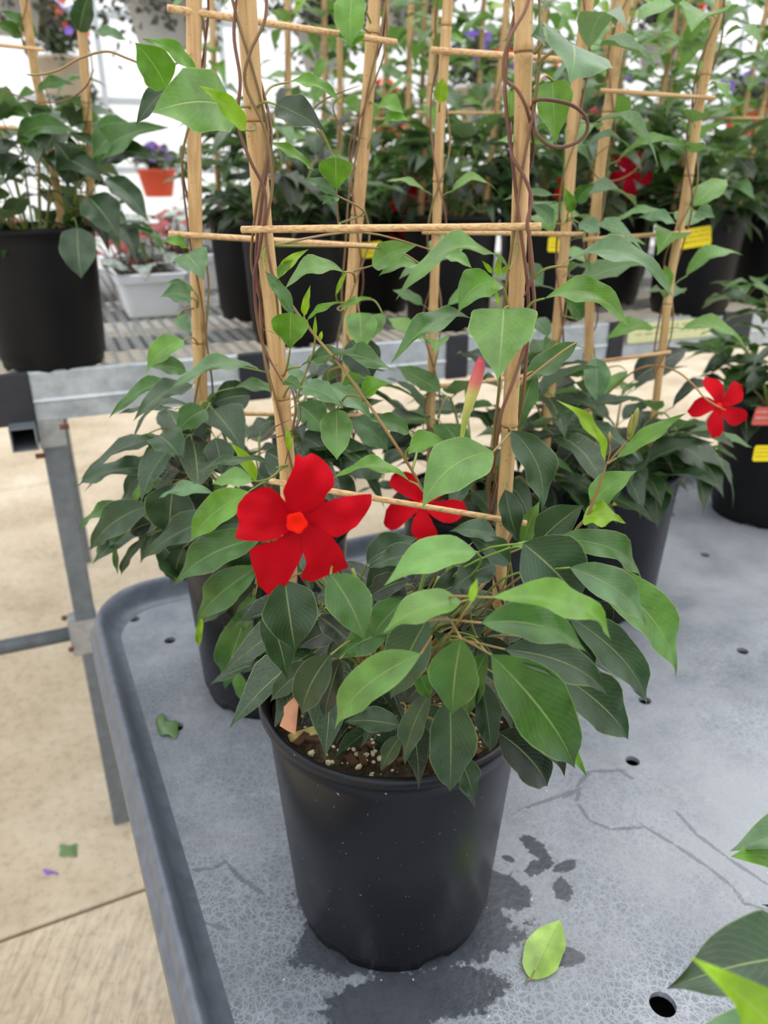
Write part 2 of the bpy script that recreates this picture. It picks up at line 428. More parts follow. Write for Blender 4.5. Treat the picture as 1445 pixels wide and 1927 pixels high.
def cane(root, P, r, seg=12, nodes=None):
    """bamboo cane along P: radius swells at the nodes"""
    P = [V(p) for p in P]
    tot = sum((b - a).length for a, b in zip(P, P[1:]))
    SP = []
    step = 0.012
    for a, b in zip(P, P[1:]):
        k = max(1, int((b - a).length / step)); SP += [a.lerp(b, i / k) for i in range(k)]
    SP.append(P[-1])
    if nodes is None:
        nodes = []; s = random.uniform(.05, .16)
        while s < tot: nodes.append(s); s += random.uniform(.15, .24)
    # refine around nodes
    ds = [0]
    for a, b in zip(SP, SP[1:]): ds.append(ds[-1] + (b - a).length)
    extra = []
    for s in nodes:
        for q in (-.006, -.003, -.001, .001, .004, .008): extra.append(s + q)
    allp = sorted([(d, p) for d, p in zip(ds, SP)] + [(e, None) for e in extra if 0 < e < tot], key=lambda z: z[0])
    def pos(d):
        for i in range(len(ds) - 1):
            if ds[i + 1] >= d: return SP[i].lerp(SP[i + 1], (d - ds[i]) / max(1e-9, ds[i + 1] - ds[i]))
        return SP[-1]
    Q, R = [], []
    a0, a1 = random.uniform(0, 6), random.uniform(0, 6)
    for d, p in allp:
        if Q and (pos(d) - Q[-1]).length < 2e-4: continue
        w = V((math.sin(d * 9 + a0), math.cos(d * 7 + a1), 0)) * 0.0012
        Q.append(pos(d) + w)
        rr = r * (1 + 0.03 * math.sin(d * 13 + a1))
        for s in nodes:
            q = d - s
            if abs(q) < .012:
                if abs(q + .001) < .0018: rr = r * 0.97
                else: rr = max(rr, r * (1 + .13 * math.exp(-(q / .006) ** 2)))
        R.append(rr)
    o = tube('cane', Q, R, M['bamboo'], root, seg)
    for s in nodes:
        if 0.01 < s < tot - 0.01:
            c = pos(s); t = (pos(min(tot, s + .01)) - pos(max(0, s - .01))).normalized()
            c = c + V((math.sin(s * 9 + a0), math.cos(s * 7 + a1), 0)) * 0.0012
            tube('cane_node', [c - t * .0012, c, c + t * .0008], [r * 1.02, r * 1.09, r * 1.0], M['node'], o, seg)
    return Q
def lerp_path(Q, z):
    for a, b in zip(Q, Q[1:]):
        if (a.z - z) * (b.z - z) <= 0 and abs(a.z - b.z) > 1e-9:
            return a.lerp(b, (z - a.z) / (b.z - a.z))
    return Q[-1] if abs(Q[-1].z - z) < abs(Q[0].z - z) else Q[0]
def twine(root, Q, z0, z1, r, turns, ph, tr, mat, sg=1, name='vine', n=None):
    n = n or max(10, int(turns * 12)); P = []
    for i in range(n + 1):
        t = i / n; z = z0 + (z1 - z0) * t; c = lerp_path(Q, z)
        a = ph + sg * 2 * math.pi * turns * t + 0.5 * math.sin(t * 9 + ph)
        rr = r * (1 + 0.25 * math.sin(t * 17 + ph) ** 2)
        P.append(c + V((math.cos(a), math.sin(a), 0)) * rr)
    S = smooth_path(P, 2); tube(name, S, [tr * .7 * min(1, (i + 1) / 6, (len(S) - i) / 6) for i in range(len(S))], mat, root, 6); return P
def rung(root, A, B, r, name='crossbar'):
    A, B = V(A), V(B)
    o = tube(name, [A, A.lerp(B, .3), A.lerp(B, .7), B], [r, r * 1.05, r * .95, r], M['rung'], root, 8); return o

# ---------------------------------------------------------------- pots
RIM, BASE, PH = 0.123, 0.101, 0.27
def pot(root, c, s=1.0, mat='pot', seg=64, h=PH, rim=RIM):
    c = V(c); RIM = rim
    prof = [(0.0, .006), (BASE - .012, .006), (BASE - .010, .0), (BASE - .002, .0), (BASE - .001, .012), (BASE + .001, .018), (BASE + .0035, .022),
            (RIM - .0085, h - .040), (RIM - .0078, h - .030), (RIM - .0072, h - .016), (RIM - .003, h - .0125), (RIM - .001, h - .011), (RIM + .0005, h - .0075), (RIM - .0003, h - .003), (RIM - .003, h),
            (RIM - .006, h - .0015), (RIM - .0085, h - .005), (RIM - .0095, h - .02), (RIM - .0118, h - .06)]
    prof = [(r * s, z * (1 if h == PH else 1)) for r, z in prof]
    v, f = lathe_vf(c, prof, seg)
    # foot notches
    for i in range(2 * seg, 5 * seg):
        a = 2 * math.pi * (i % seg) / seg
        for na in (-2.15, -1.15, .2, 1.3, 2.5):
            if abs((a - na + math.pi) % (2 * math.pi) - math.pi) < .11: v[i].z += .007 if i < 4 * seg else .003
    return mesh('pot', v, f, M[mat], root)
def soil_disc(root, c, r, rings=8, seg=32, amp=.004):
    c = V(c); vs = [c + V((0, 0, .006))]; fs = []
    for i in range(1, rings + 1):
        for k in range(seg):
            a = 2 * math.pi * k / seg; rr = r * i / rings
            p = c + V((rr * math.cos(a), rr * math.sin(a), 0)); p.z += amp * noise.noise(p * 60) * 1.6 + .006 * (1 - (i / rings) ** 2); vs.append(p)
    for k in range(seg): fs.append((0, 1 + k, 1 + (k + 1) % seg))
    for i in range(rings - 1):
        for k in range(seg):
            a = 1 + i * seg; fs.append((a + k, a + seg + k, a + seg + (k + 1) % seg, a + (k + 1) % seg))
    return mesh('soil', vs, fs, M['soil'], root)
def price_tag(root, C, u, v, w, h, mat='tag', name='price_tag', t=.0008):
    """flat printed tag: centre, width axis, height axis"""
    C, u, v = V(C), V(u).normalized(), V(v).normalized(); n = u.cross(v).normalized()
    pts = []
    cr = min(w, h) * .14
    for sx, sy, a0 in ((1, 1, 0), (-1, 1, 90), (-1, -1, 180), (1, -1, 270)):
        for k in range(4):
            a = math.radians(a0 + 30 * k); pts.append((sx * (w / 2 - cr) + cr * math.cos(a), sy * (h / 2 - cr) + cr * math.sin(a)))
    vs = [C + u * x + v * y + n * t for x, y in pts] + [C + u * x + v * y for x, y in pts]; k = len(pts)
    uv = [(x / w + .5, y / h + .5) for x, y in pts] * 2
    fs = [tuple(range(k)), tuple(range(2 * k - 1, k - 1, -1))] + [(i, i + k, (i + 1) % k + k, (i + 1) % k) for i in range(k)]
    return mesh(name, vs, fs, M[mat], root, uv, smooth=False)

# ---------------------------------------------------------------- flowers
def poly_petal(pts, Cpt, Y0, root, mat, cupd=.012, tilt=0.0, name='petal', sub=9.0):
    """petal traced as an outline around a centre, laid on a dished surface with real depth"""
    out = []
    for a_, b_ in zip(pts, pts[1:] + pts[:1]):
        a_, b_ = V((a_[0], a_[1], 0)), V((b_[0], b_[1], 0)); out += [a_.lerp(b_, .12), a_.lerp(b_, .5) + V((random.uniform(-.7, .7), random.uniform(-.7, .7), 0)), a_.lerp(b_, .88)]
    pv = [V((p.x, p.y)) for p in out]; n0 = len(pv)
    xs = [p.x for p in pv]; ys = [p.y for p in pv]
    def inside(x, y):
        c = False; j = n0 - 1
        for i in range(n0):
            if (pv[i].y > y) != (pv[j].y > y) and x < (pv[j].x - pv[i].x) * (y - pv[i].y) / (pv[j].y - pv[i].y) + pv[i].x: c = not c
            j = i
        return c
    pts2 = list(pv); x = min(xs)
    while x < max(xs):
        y = min(ys)
        while y < max(ys):
            if inside(x, y) and min((V((x, y)) - q).length for q in pv) > sub * .4: pts2.append(V((x, y)))
            y += sub
        x += sub
    vs2, _, tris, *_r = geometry.delaunay_2d_cdt(pts2, [], [list(range(n0))], 1, 1e-4)
    vs = []; md = max((q - V(Cpt)).length for q in pv)
    mx = V((sum(xs) / n0, sum(ys) / n0)) - V(Cpt); mx.normalize(); px = V((-mx.y, mx.x))
    for q in vs2:
        r = q - V(Cpt); rr = r.length / md; s = r.dot(px) / md
        dY = cupd * (1 - rr) ** 2 * 1.6 + cupd * 1.1 * rr ** 3 + tilt * s * .02 - .014 * s * s + .0030 * math.sin(q.x * .085 + Cpt[0]) * math.sin(q.y * .07) * rr + .0012 * math.sin(s * 22) * rr
        vs.append(at(q.x, q.y, Y0 + dY))
    return mesh(name, vs, [tuple(t) for t in tris], M[mat], root)
def flower(root, c, n, size, mat='petal', label=None, rot=0.0, five=5, width=.62, curl=.12):
    """five-petalled trumpet flower with its face along n"""
    c = V(c); n = V(n).normalized(); a = n.cross(V((0, 0, 1)))
    a = a.normalized() if a.length > .01 else V((1, 0, 0)); b = n.cross(a)
    f = joined('flower', [tube_vf([c - n * size * .75, c - n * size * .35, c - n * size * .02], [size * .05, size * .12, size * .17], 10),
                          tube_vf([c - n * size * .02, c + n * .001], [size * .10, size * .12], 10)], M['throat'], root)
    for k in range(five):
        an = rot + 2 * math.pi * k / five; d = a * math.cos(an) + b * math.sin(an); s = n.cross(d)
        vs, fs = [], []
        for i in range(8):
            t = i / 7
            w = size * width * .5 * pw([(0, .28), (.3, .7), (.6, 1), (.8, .92), (.93, .6), (1, .12)], t)
            for j in range(5):
                q = j / 4 * 2 - 1
                skew = .22 * size * t * t
                vs.append(c + d * (size * (.1 + .9 * t)) + s * (q * w + skew) + n * (size * (curl * math.sin(t * 2.6) - .22 * t * t * curl * 5 + .06 * q * (1 if k % 2 else -1) * t + .05 * q * q)))
        for i in range(7):
            for j in range(4):
                e = i * 5 + j; fs.append((e, e + 1, e + 6, e + 5))
        mesh('petal', vs, fs, M[mat], f)
    return f

# ---------------------------------------------------------------- the setting
EX = V((math.cos(math.radians(25.4)), math.sin(math.radians(25.4)), 0)); EY = V((-EX.y, EX.x, 0)); EZ = V((0, 0, 1))
FL = bpy.data.objects.new('floor', None)
fm, nt, p, o_ = newmat('beige_concrete'); g_ = geo(nt)
n1 = ntex(nt, g_, 2.2, 6, 0.6); n2 = ntex(nt, g_, 34, 6, 0.75, 0.3)
mp = N(nt, 'ShaderNodeMapping'); mp.inputs['Rotation'].default_value = (0, 0, math.radians(-10)); mp.inputs['Scale'].default_value = (95, 9, 1); L(nt, g_, mp.inputs[0])
n3 = ntex(nt, mp.outputs[0], 1, 4, 0.65, 1.2)
c = ramp(nt, n1, (0.3, lin(158, 142, 118)), (0.5, lin(182, 167, 143)), (0.72, lin(200, 188, 167)))
c = mixc(nt, 1.0, c, ramp(nt, n2, (0.25, 0.66), (0.5, 1.0), (0.8, 1.12)), 'MULTIPLY')
sepg = N(nt, 'ShaderNodeSeparateXYZ'); L(nt, g_, sepg.inputs[0])
near = val(nt, 'LESS_THAN', val(nt, 'SUBTRACT', sepg.outputs[1], val(nt, 'MULTIPLY', sepg.outputs[0], 0.475)), 1.58)
c = mixc(nt, val(nt, 'MULTIPLY', near, 0.9), c, mixc(nt, 1.0, c, ramp(nt, n3, (0.35, 0.72), (0.55, 1.1)), 'MULTIPLY'))
sp = ramp(nt, ntex(nt, g_, 75, 2, 0.5), (0.24, 0.75), (0.29, 0.0)); c = mixc(nt, sp, c, lin(120, 98, 72))
L(nt, c, p.inputs['Base Color']); p.inputs['Roughness'].default_value = 0.85; bump(nt, n2, 0.25, 0.004, p)
M['floor'] = fm
M['joint'] = simple('dark_joint', lin(92, 72, 50), 0.95, var=0.3, scale=60)
sub = bev_box('floor', (0, 4, -0.06), (12, 0, 0), (0, 12, 0), (0, 0, .05), 0, M['joint']); sub['kind'] = 'structure'
# slabs along EX / EY; the joint nearest runs through (-.85,1.17) .. (-.57,1.31), another through (-2.0,3.8)
J0 = V((-.85, 1.172, 0)).dot(EY); J1 = V((-2.016, 3.80, 0)).dot(EY)
rows = [J0 - 4.2, J0, J1, J1 + 2.75, J1 + 5.5, J1 + 8.2]
for r0, r1 in zip(rows, rows[1:]):
    for k in range(-3, 4):
        a0 = k * 3.0 - 1.0; cc = EX * (a0 + 1.5) + EY * ((r0 + r1) / 2)
        bev_box('concrete_slab', cc + V((0, 0, -.01)), EX * 1.496, EY * ((r1 - r0) / 2 - .0045), (0, 0, .01), .003, M['floor'], sub, 1)
# far translucent greenhouse wall and side wall
wm, nt, p, o_ = newmat('white_greenhouse_film')
n = ntex(nt, geo(nt), 1.5, 3)
tr = N(nt, 'ShaderNodeBsdfTranslucent'); L(nt, ramp(nt, n, (0.3, lin(238, 241, 246)), (0.7, lin(250, 251, 252))), tr.inputs[0])
p.inputs['Base Color'].default_value = lin(240, 243, 247); p.inputs['Roughness'].default_value = 0.4
mx = N(nt, 'ShaderNodeMixShader'); mx.inputs[0].default_value = 0.85
L(nt, p.outputs[0], mx.inputs[1]); L(nt, tr.outputs[0], mx.inputs[2])
tp_ = N(nt, 'ShaderNodeBsdfTransparent'); mx2 = N(nt, 'ShaderNodeMixShader'); mx2.inputs[0].default_value = 0.5
L(nt, mx.outputs[0], mx2.inputs[1]); L(nt, tp_.outputs[0], mx2.inputs[2]); L(nt, mx2.outputs[0], o_.inputs[0]); M['film'] = wm
M['purlin'] = simple('white_painted_purlin', lin(176, 184, 190), 0.5, 0.1, 0.06)
WB = 8.6
wall = joined('wall_back', [box_vf(EX * 1 + EY * WB + EZ * 2.2, EX * 8, EY * .003, EZ * 2.2)], M['film']); wall['kind'] = 'structure'
for z in (.25, 1.0, 1.55, 2.15, 2.85, 3.6): bev_box('purlin', EX * 1 + EY * (WB - .03) + EZ * z, EX * 8, EY * .022, EZ * .03, .004, M['purlin'], wall, 1)
for k in range(-6, 9): bev_box('wall_post', EX * (k * 1.15) + EY * (WB - .07) + EZ * 2.2, EX * .025, EY * .02, EZ * 2.2, .004, M['purlin'], wall, 1)
wl = joined('wall_left', [box_vf(EX * -5.2 + EY * 3.0 + EZ * 2.2, EX * .003, EY * 5.6, EZ * 2.2)], M['film']); wl['kind'] = 'structure'
for z in (.25, 1.0, 2.15, 3.6): bev_box('purlin', EX * -5.17 + EY * 3.0 + EZ * z, EX * .02, EY * 5.6, EZ * .03, .004, M['purlin'], wl, 1)

# ---------------------------------------------------------------- grey display tray
ZT = 0.84
CO = V((-.530 - .010 * .903, 1.195 - .010 * .429, 0))                       # outer corner of the lip, back left
TA, TB = 2.1, 1.62                             # size along EX and along -EY
def tp(a, b, z): return CO + EX * a - EY * b + EZ * z
HOLES = [(253, 1165, 15), (320, 1205, 12), (333, 1368, 13), (1190, 1432, 15), (1213, 1318, 14), (1397, 1225, 14), (1326, 1044, 11), (1247, 1890, 21), (1262, 968, 10)]
def tray_mat():
    m, nt, p, o = newmat('grey_moulded_plastic'); g = geo(nt)
    big = ntex(nt, g, 5.5, 5, 0.6); med = ntex(nt, g, 26, 6, 0.7)
    c = ramp(nt, big, (0.3, lin(82, 88, 98)), (0.5, lin(106, 112, 121)), (0.7, lin(134, 138, 146)))
    c = mixc(nt, 1.0, c, ramp(nt, med, (0.25, 0.78), (0.75, 1.16)), 'MULTIPLY')
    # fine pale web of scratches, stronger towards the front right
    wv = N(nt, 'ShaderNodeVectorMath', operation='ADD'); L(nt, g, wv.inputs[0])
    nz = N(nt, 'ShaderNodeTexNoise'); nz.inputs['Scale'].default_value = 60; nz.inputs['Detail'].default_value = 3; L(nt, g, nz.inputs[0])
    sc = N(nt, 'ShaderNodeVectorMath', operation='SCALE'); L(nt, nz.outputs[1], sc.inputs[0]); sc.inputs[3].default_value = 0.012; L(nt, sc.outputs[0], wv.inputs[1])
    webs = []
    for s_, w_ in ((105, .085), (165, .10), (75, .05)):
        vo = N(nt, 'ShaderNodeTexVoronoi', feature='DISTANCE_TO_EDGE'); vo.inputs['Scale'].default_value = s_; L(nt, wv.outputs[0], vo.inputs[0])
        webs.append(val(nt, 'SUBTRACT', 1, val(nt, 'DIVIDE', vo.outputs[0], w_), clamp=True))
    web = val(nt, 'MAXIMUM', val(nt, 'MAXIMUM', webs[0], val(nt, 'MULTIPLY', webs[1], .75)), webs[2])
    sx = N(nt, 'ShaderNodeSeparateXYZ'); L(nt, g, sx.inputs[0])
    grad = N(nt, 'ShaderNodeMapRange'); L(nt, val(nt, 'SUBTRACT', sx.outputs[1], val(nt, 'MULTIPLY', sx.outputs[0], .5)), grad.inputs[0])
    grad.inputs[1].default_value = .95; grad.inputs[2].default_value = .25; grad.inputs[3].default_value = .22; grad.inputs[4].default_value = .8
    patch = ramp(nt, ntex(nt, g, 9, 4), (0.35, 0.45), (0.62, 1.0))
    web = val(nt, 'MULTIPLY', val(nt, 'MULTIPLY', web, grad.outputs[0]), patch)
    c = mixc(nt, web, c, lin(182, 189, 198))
    film = ramp(nt, ntex(nt, g, 3.2, 6, .7), (0.36, 0.0), (0.62, .8))  # broken pale patches rising to the right: sheen painted into the colour
    sheen_x = N(nt, 'ShaderNodeMapRange'); L(nt, sx.outputs[0], sheen_x.inputs[0]); sheen_x.inputs[1].default_value = -.1; sheen_x.inputs[2].default_value = .35; sheen_x.inputs[3].default_value = .12; sheen_x.inputs[4].default_value = .95
    c = mixc(nt, val(nt, 'MULTIPLY', film, sheen_x.outputs[0]), c, lin(152, 155, 161))  # film here is the painted sheen, stronger to the right
    # water stains, each with a shape of its own (ellipses with ragged edges)
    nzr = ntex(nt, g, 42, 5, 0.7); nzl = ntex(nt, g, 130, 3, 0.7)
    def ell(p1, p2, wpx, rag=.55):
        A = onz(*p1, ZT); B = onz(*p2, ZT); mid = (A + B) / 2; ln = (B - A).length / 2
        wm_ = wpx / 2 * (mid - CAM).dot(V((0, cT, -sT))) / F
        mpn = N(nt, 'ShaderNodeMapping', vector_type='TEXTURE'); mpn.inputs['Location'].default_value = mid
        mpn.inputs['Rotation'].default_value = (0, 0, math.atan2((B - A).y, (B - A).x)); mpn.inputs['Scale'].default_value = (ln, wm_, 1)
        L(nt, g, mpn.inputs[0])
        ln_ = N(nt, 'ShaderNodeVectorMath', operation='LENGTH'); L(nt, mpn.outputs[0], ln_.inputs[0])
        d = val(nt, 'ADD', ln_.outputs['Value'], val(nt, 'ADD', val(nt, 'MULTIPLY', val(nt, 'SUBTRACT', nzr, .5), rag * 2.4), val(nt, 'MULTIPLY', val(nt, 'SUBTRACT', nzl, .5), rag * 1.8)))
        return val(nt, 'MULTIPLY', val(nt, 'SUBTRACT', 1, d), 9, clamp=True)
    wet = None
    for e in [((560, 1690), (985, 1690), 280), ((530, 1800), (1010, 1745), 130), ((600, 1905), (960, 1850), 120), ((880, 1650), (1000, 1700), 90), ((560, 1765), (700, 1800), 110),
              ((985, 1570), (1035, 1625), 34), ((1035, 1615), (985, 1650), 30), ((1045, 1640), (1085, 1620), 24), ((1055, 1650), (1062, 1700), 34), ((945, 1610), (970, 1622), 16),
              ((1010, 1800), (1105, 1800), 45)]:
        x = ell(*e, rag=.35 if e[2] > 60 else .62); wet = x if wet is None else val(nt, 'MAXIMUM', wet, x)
    lines = None
    for pl in [[(1060, 1500), (1090, 1485), (1085, 1510), (1110, 1545), (1150, 1560), (1215, 1557), (1270, 1590), (1330, 1630), (1380, 1670), (1400, 1700), (1445, 1712)],
               [(1275, 1530), (1310, 1570), (1370, 1615), (1445, 1665)], [(360, 1637), (400, 1635), (425, 1622), (455, 1655), (500, 1685)], [(380, 1735), (430, 1750)],
               [(1085, 1480), (1110, 1452), (1165, 1450), (1190, 1465)], [(990, 1520), (1080, 1488)]]:
        for q1, q2 in zip(pl, pl[1:]):
            dx, dy = q2[0] - q1[0], q2[1] - q1[1]
            x = ell((q1[0] - dx * .15, q1[1] - dy * .15), (q2[0] + dx * .15, q2[1] + dy * .15), 9, .8); lines = x if lines is None else val(nt, 'MAXIMUM', lines, x)
    c = mixc(nt, val(nt, 'MULTIPLY', lines, .55), c, lin(70, 76, 86))
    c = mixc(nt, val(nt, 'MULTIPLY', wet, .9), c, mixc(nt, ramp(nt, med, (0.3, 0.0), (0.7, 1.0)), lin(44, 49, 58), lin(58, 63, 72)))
    # pale lime marks and grit
    lime = ramp(nt, ntex(nt, g, 17, 7, 0.75, .8), (0.60, 0.0), (0.72, 0.35)); c = mixc(nt, val(nt, 'MULTIPLY', lime, val(nt, 'SUBTRACT', 1, wet)), c, lin(172, 172, 170))
    grit = ramp(nt, ntex(nt, g, 260, 1), (0.80, 0.0), (0.815, 0.9)); c = mixc(nt, grit, c, lin(225, 220, 205))
    L(nt, c, p.inputs['Base Color'])
    L(nt, val(nt, 'SUBTRACT', ramp(nt, med, (0.2, 0.42), (0.8, 0.6)), val(nt, 'MULTIPLY', wet, .2)), p.inputs['Roughness'])
    bump(nt, val(nt, 'ADD', val(nt, 'MULTIPLY', med, .8), val(nt, 'MULTIPLY', ntex(nt, g, 120, 4), .7)), 0.35, 0.003, p)
    return m
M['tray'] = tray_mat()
M['traylip'] = simple('grey_moulded_rim', lin(88, 95, 106), 0.40, 0, 0.18, 55, bmp=.35)
tray = thing('display_tray', 'large grey moulded plastic display tray with drain holes under the potted mandevillas', 'tray', tp(TA / 2, TB / 2, 0) + EZ * ZT)
def rrect(ins, rad, z, n=10):
    pts = []
    for cx, cy, a0 in ((TA - ins - rad, ins + rad, 0), (ins + rad, ins + rad, 1), (ins + rad, TB - ins - rad, 2), (TA - ins - rad, TB - ins - rad, 3)):
        for k in range(n + 1):
            a = math.pi / 2 * (k / n)
            ca, sa = math.cos(a), math.sin(a)
            dx, dy = [(sa, -ca), (-ca, -sa), (-sa, ca), (ca, sa)][a0]
            if a0 == 0: dx, dy = math.cos(math.pi / 2 - a), -math.sin(math.pi / 2 - a); dx, dy = math.cos(a), -math.sin(a); 
            pts.append((cx + dx * rad, cy + dy * rad))
    return pts
def ring_pts(ins, rad, n=10):
    pts = []
    for cx, cy, s in ((TA - ins - rad, TB - ins - rad, 0), (ins + rad, TB - ins - rad, 90), (ins + rad, ins + rad, 180), (TA - ins - rad, ins + rad, 270)):
        for k in range(n + 1):
            a = math.radians(s + 90 * k / n); pts.append((cx + math.cos(a) * rad, cy + math.sin(a) * rad))
    return pts
LIP = [(a_ * .60, z_) for a_, z_ in [(.000, -.06), (.000, .004), (.002, .010), (.008, .013), (.0115, .016), (.0145, .026), (.018, .034), (.023, .039), (.029, .041), (.035, .039), (.041, .032), (.046, .020), (.051, .011), (.058, .005), (.068, .0015), (.080, .0)]]
vs, fs = [], []; nn = None
for ins, z in LIP:
    R_ = ring_pts(ins, .130 - ins * .9); nn = len(R_)
    vs += [tp(a, b, ZT + z) for a, b in R_]
for i in range(len(LIP) - 1):
    for k in range(nn):
        k2 = (k + 1) % nn; fs.append((i * nn + k, i * nn + k2, (i + 1) * nn + k2, (i + 1) * nn + k))
# a slight bow and dents in the lip as in the moulding
for v in vs: v.z += .0012 * noise.noise(v * 9); v += EX * .0010 * noise.noise(v * 14)
mesh('rim', vs, fs, M['traylip'], tray)
inner = [V(q) for q in ring_pts(.0472, .130 - .0472 * .9)]
pts2 = list(inner); loops = [list(range(len(inner)))]; hl = []
for hx, hy, r in HOLES:
    w = onz(hx, hy, ZT) - CO; a, b = w.dot(EX), -w.dot(EY); rr = .0095 if r < 20 else .0125
    st = len(pts2); pts2 += [V((a + rr * math.cos(2 * math.pi * k / 18), b + rr * math.sin(2 * math.pi * k / 18))) for k in range(18)]
    hl.append((a, b, rr))
    loops.append([st + (18 - k) % 18 for k in range(18)])
vv, _, tris, *_r = geometry.delaunay_2d_cdt(pts2, [], loops, 1, 1e-6)
tris = [t for t in tris if not any((sum((vv[i] for i in t), V((0, 0))) / 3 - V((a, b))).length < r * .99 for a, b, r in hl)]
vs = [tp(q.x, q.y, ZT) for q in vv]; fs = [tuple(t) for t in tris]
for a, b, r in hl:
    o = len(vs)
    for z in (0, -.007):
        vs += [tp(a + r * math.cos(2 * math.pi * k / 18), b + r * math.sin(2 * math.pi * k / 18), ZT + z) for k in range(18)]
    fs += [(o + k, o + (k + 1) % 18, o + 18 + (k + 1) % 18, o + 18 + k) for k in range(18)]
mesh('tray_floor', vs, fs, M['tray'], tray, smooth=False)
for a, b in ((.35, .35), (TA - .35, .35), (.35, TB - .35), (TA - .35, TB - .35)):
    bev_box('leg', tp(a, b, ZT / 2 - .01), EX * .02, EY * .02, EZ * (ZT / 2 - .01), .003, M['steel'], tray, 1)
bev_box('added_dark_underpanel', tp(TA / 2, TB / 2, ZT - .045), EX * (TA / 2 - .06), EY * (TB / 2 - .06), EZ * .006, .004, M['dark'], tray, 1)  # solid black panel added beneath so the drain holes look dark

# ---------------------------------------------------------------- metal bench behind
ZB = 1.19
BX = (onz(1360, 592, ZB) - onz(0, 710, ZB)).normalized(); BY = V((-BX.y, BX.x, 0)); B0 = onz(0, 710, ZB); B0.z = 0
def bp(a, b, z): return B0 + BX * a + BY * b + EZ * z
bench = thing('greenhouse_bench', 'aluminium-edged wire-top greenhouse bench behind the grey tray, carrying black pots', 'bench', bp(0, .6, 0) + EZ * .0)
def profile_rail(name, b, sgn):
    pr = [(0, 0), (.004 * sgn, .004), (.012 * sgn, .004), (.012 * sgn, -.012), (.006 * sgn, -.012), (.006 * sgn, -.052), (.001 * sgn, -.055), (.006 * sgn, -.058), (.006 * sgn, -.092), (.03 * sgn, -.092), (.03 * sgn, -.096), (0, -.096), (0, -.060), (-.003 * sgn, -.056), (0, -.050)]
    vs, fs = [], []
    for a in (-1.6, 3.4):
        for d, z in pr: vs.append(bp(a, b + d, ZB + z))
    k = len(pr)
    for i in range(k): fs.append((i, (i + 1) % k, (i + 1) % k + k, i + k))
    fs.append(tuple(range(k))); fs.append(tuple(range(2 * k - 1, k - 1, -1)))
    return mesh(name, vs, fs, M['alu'], bench, smooth=False)
profile_rail('front_rail', 0, 1); profile_rail('back_rail', 1.75, -1)
def band(x0, x1):
    A = onz(x0, 706 - x0 * .0868, ZB); a0 = (A - B0).dot(BX); A = onz(x1, 706 - x1 * .0868, ZB); a1 = (A - B0).dot(BX)
    bev_box('rail_sleeve', bp((a0 + a1) / 2, .001, ZB - .047), BX * ((a1 - a0) / 2), BY * .0075, EZ * .052, .002, M['blackband'], bench, 1)
for x0, x1 in ((-30, 53), (443, 500), (832, 872), (1136, 1164), (1348, 1402)): band(x0, x1)
# expanded metal top: one lattice of strands
parts = []
px, py = .030, .0125
import itertools
vs, fs = [], []
def strand(a0, b0, a1, b1, w=.0030, t=.0012):
    P, Q = bp(a0, b0, ZB - .004), bp(a1, b1, ZB - .004); d = (Q - P).normalized(); n = V((-d.y, d.x, 0)) * w; z = EZ * t
    o = len(vs); vs.extend([P - n, P + n, P + n + z, P - n + z, Q - n, Q + n, Q + n + z, Q - n + z])
    fs.extend([(o, o + 4, o + 5, o + 1), (o + 1, o + 5, o + 6, o + 2), (o + 2, o + 6, o + 7, o + 3), (o + 3, o + 7, o + 4, o)])
na = int(2.9 / px); nb = int(1.7 / py)
for i in range(na):
    for j in range(nb):
        a = -.45 + i * px; b = .03 + j * py
        if (i + j) % 2 == 0: strand(a, b, a + px, b + py)
        else: strand(a, b + py, a + px, b)
o = mesh('wire_top', vs, fs, M['wire'], bench, smooth=False); o['kind'] = 'stuff'
for b in (.35, .75, 1.15, 1.5): bev_box('top_support', bp(.9, b, ZB - .022), BX * 2.45, BY * .012, EZ * .015, .002, M['steel'], bench, 1)
LEGX = -.679
def leg_at(p, nm='leg'):
    bev_box(nm, V((p.x, p.y, (ZB - .10) / 2)), BX * .022, BY * .022, EZ * (ZB - .10) / 2, .003, M['steel'], bench, 1)
la = (V((LEGX, 1.503, 0)) - B0).dot(BX)
for a, b in ((la, .025), (la + 2.35, .025), (la, 1.6), (la + 2.35, 1.6)): leg_at(bp(a, b, 0))
# bracket, hollow cross tube, bolts
lp = bp(la, .025, 0)
bev_box('leg_bracket', V((lp.x, lp.y, 1.068)), BX * .026, BY * .026, EZ * .033, .003, M['steel_light'], bench, 1)
def sq_tube(c, hw, ln, dirn, up, wall_=.003):
    s = dirn.cross(up).normalized(); vs = []; fs = []
    for e in (0, 1):
        for w_ in (hw, hw - wall_):
            for q, r in ((-1, -1), (1, -1), (1, 1), (-1, 1)): vs.append(c + s * q * w_ + up * r * w_ + dirn * ln * e)
    for k in range(4):
        k2 = (k + 1) % 4
        fs += [(k, k2, 8 + k2, 8 + k), (4 + k2, 4 + k, 12 + k, 12 + k2), (k2, k, 4 + k, 4 + k2), (8 + k, 8 + k2, 12 + k2, 12 + k)]
    return vs, fs
c0 = at(45, 828, 1.44)
joined('cross_tube', [sq_tube(c0, .024, 1.6, BY, EZ)], M['steel'], bench, smooth=False)
for (x, y) in ((120, 803), (75, 858)): tube('bolt', [at(x, y, 1.475) - BX * .008, at(x, y, 1.475) + BX * .010], .006, M['rust'], bench, 6)
cl = at(150, 1200, 1.5)
bev_box('clamp_plate', V((lp.x, lp.y, cl.z)) - BX * .008, BX * .032, BY * .024, EZ * .048, .004, M['steel_light'], bench, 2)
for (x, y) in ((121, 1163), (134, 1222)): tube('bolt', [at(x, y, 1.478), at(x, y, 1.466)], .007, M['rust'], bench, 6)
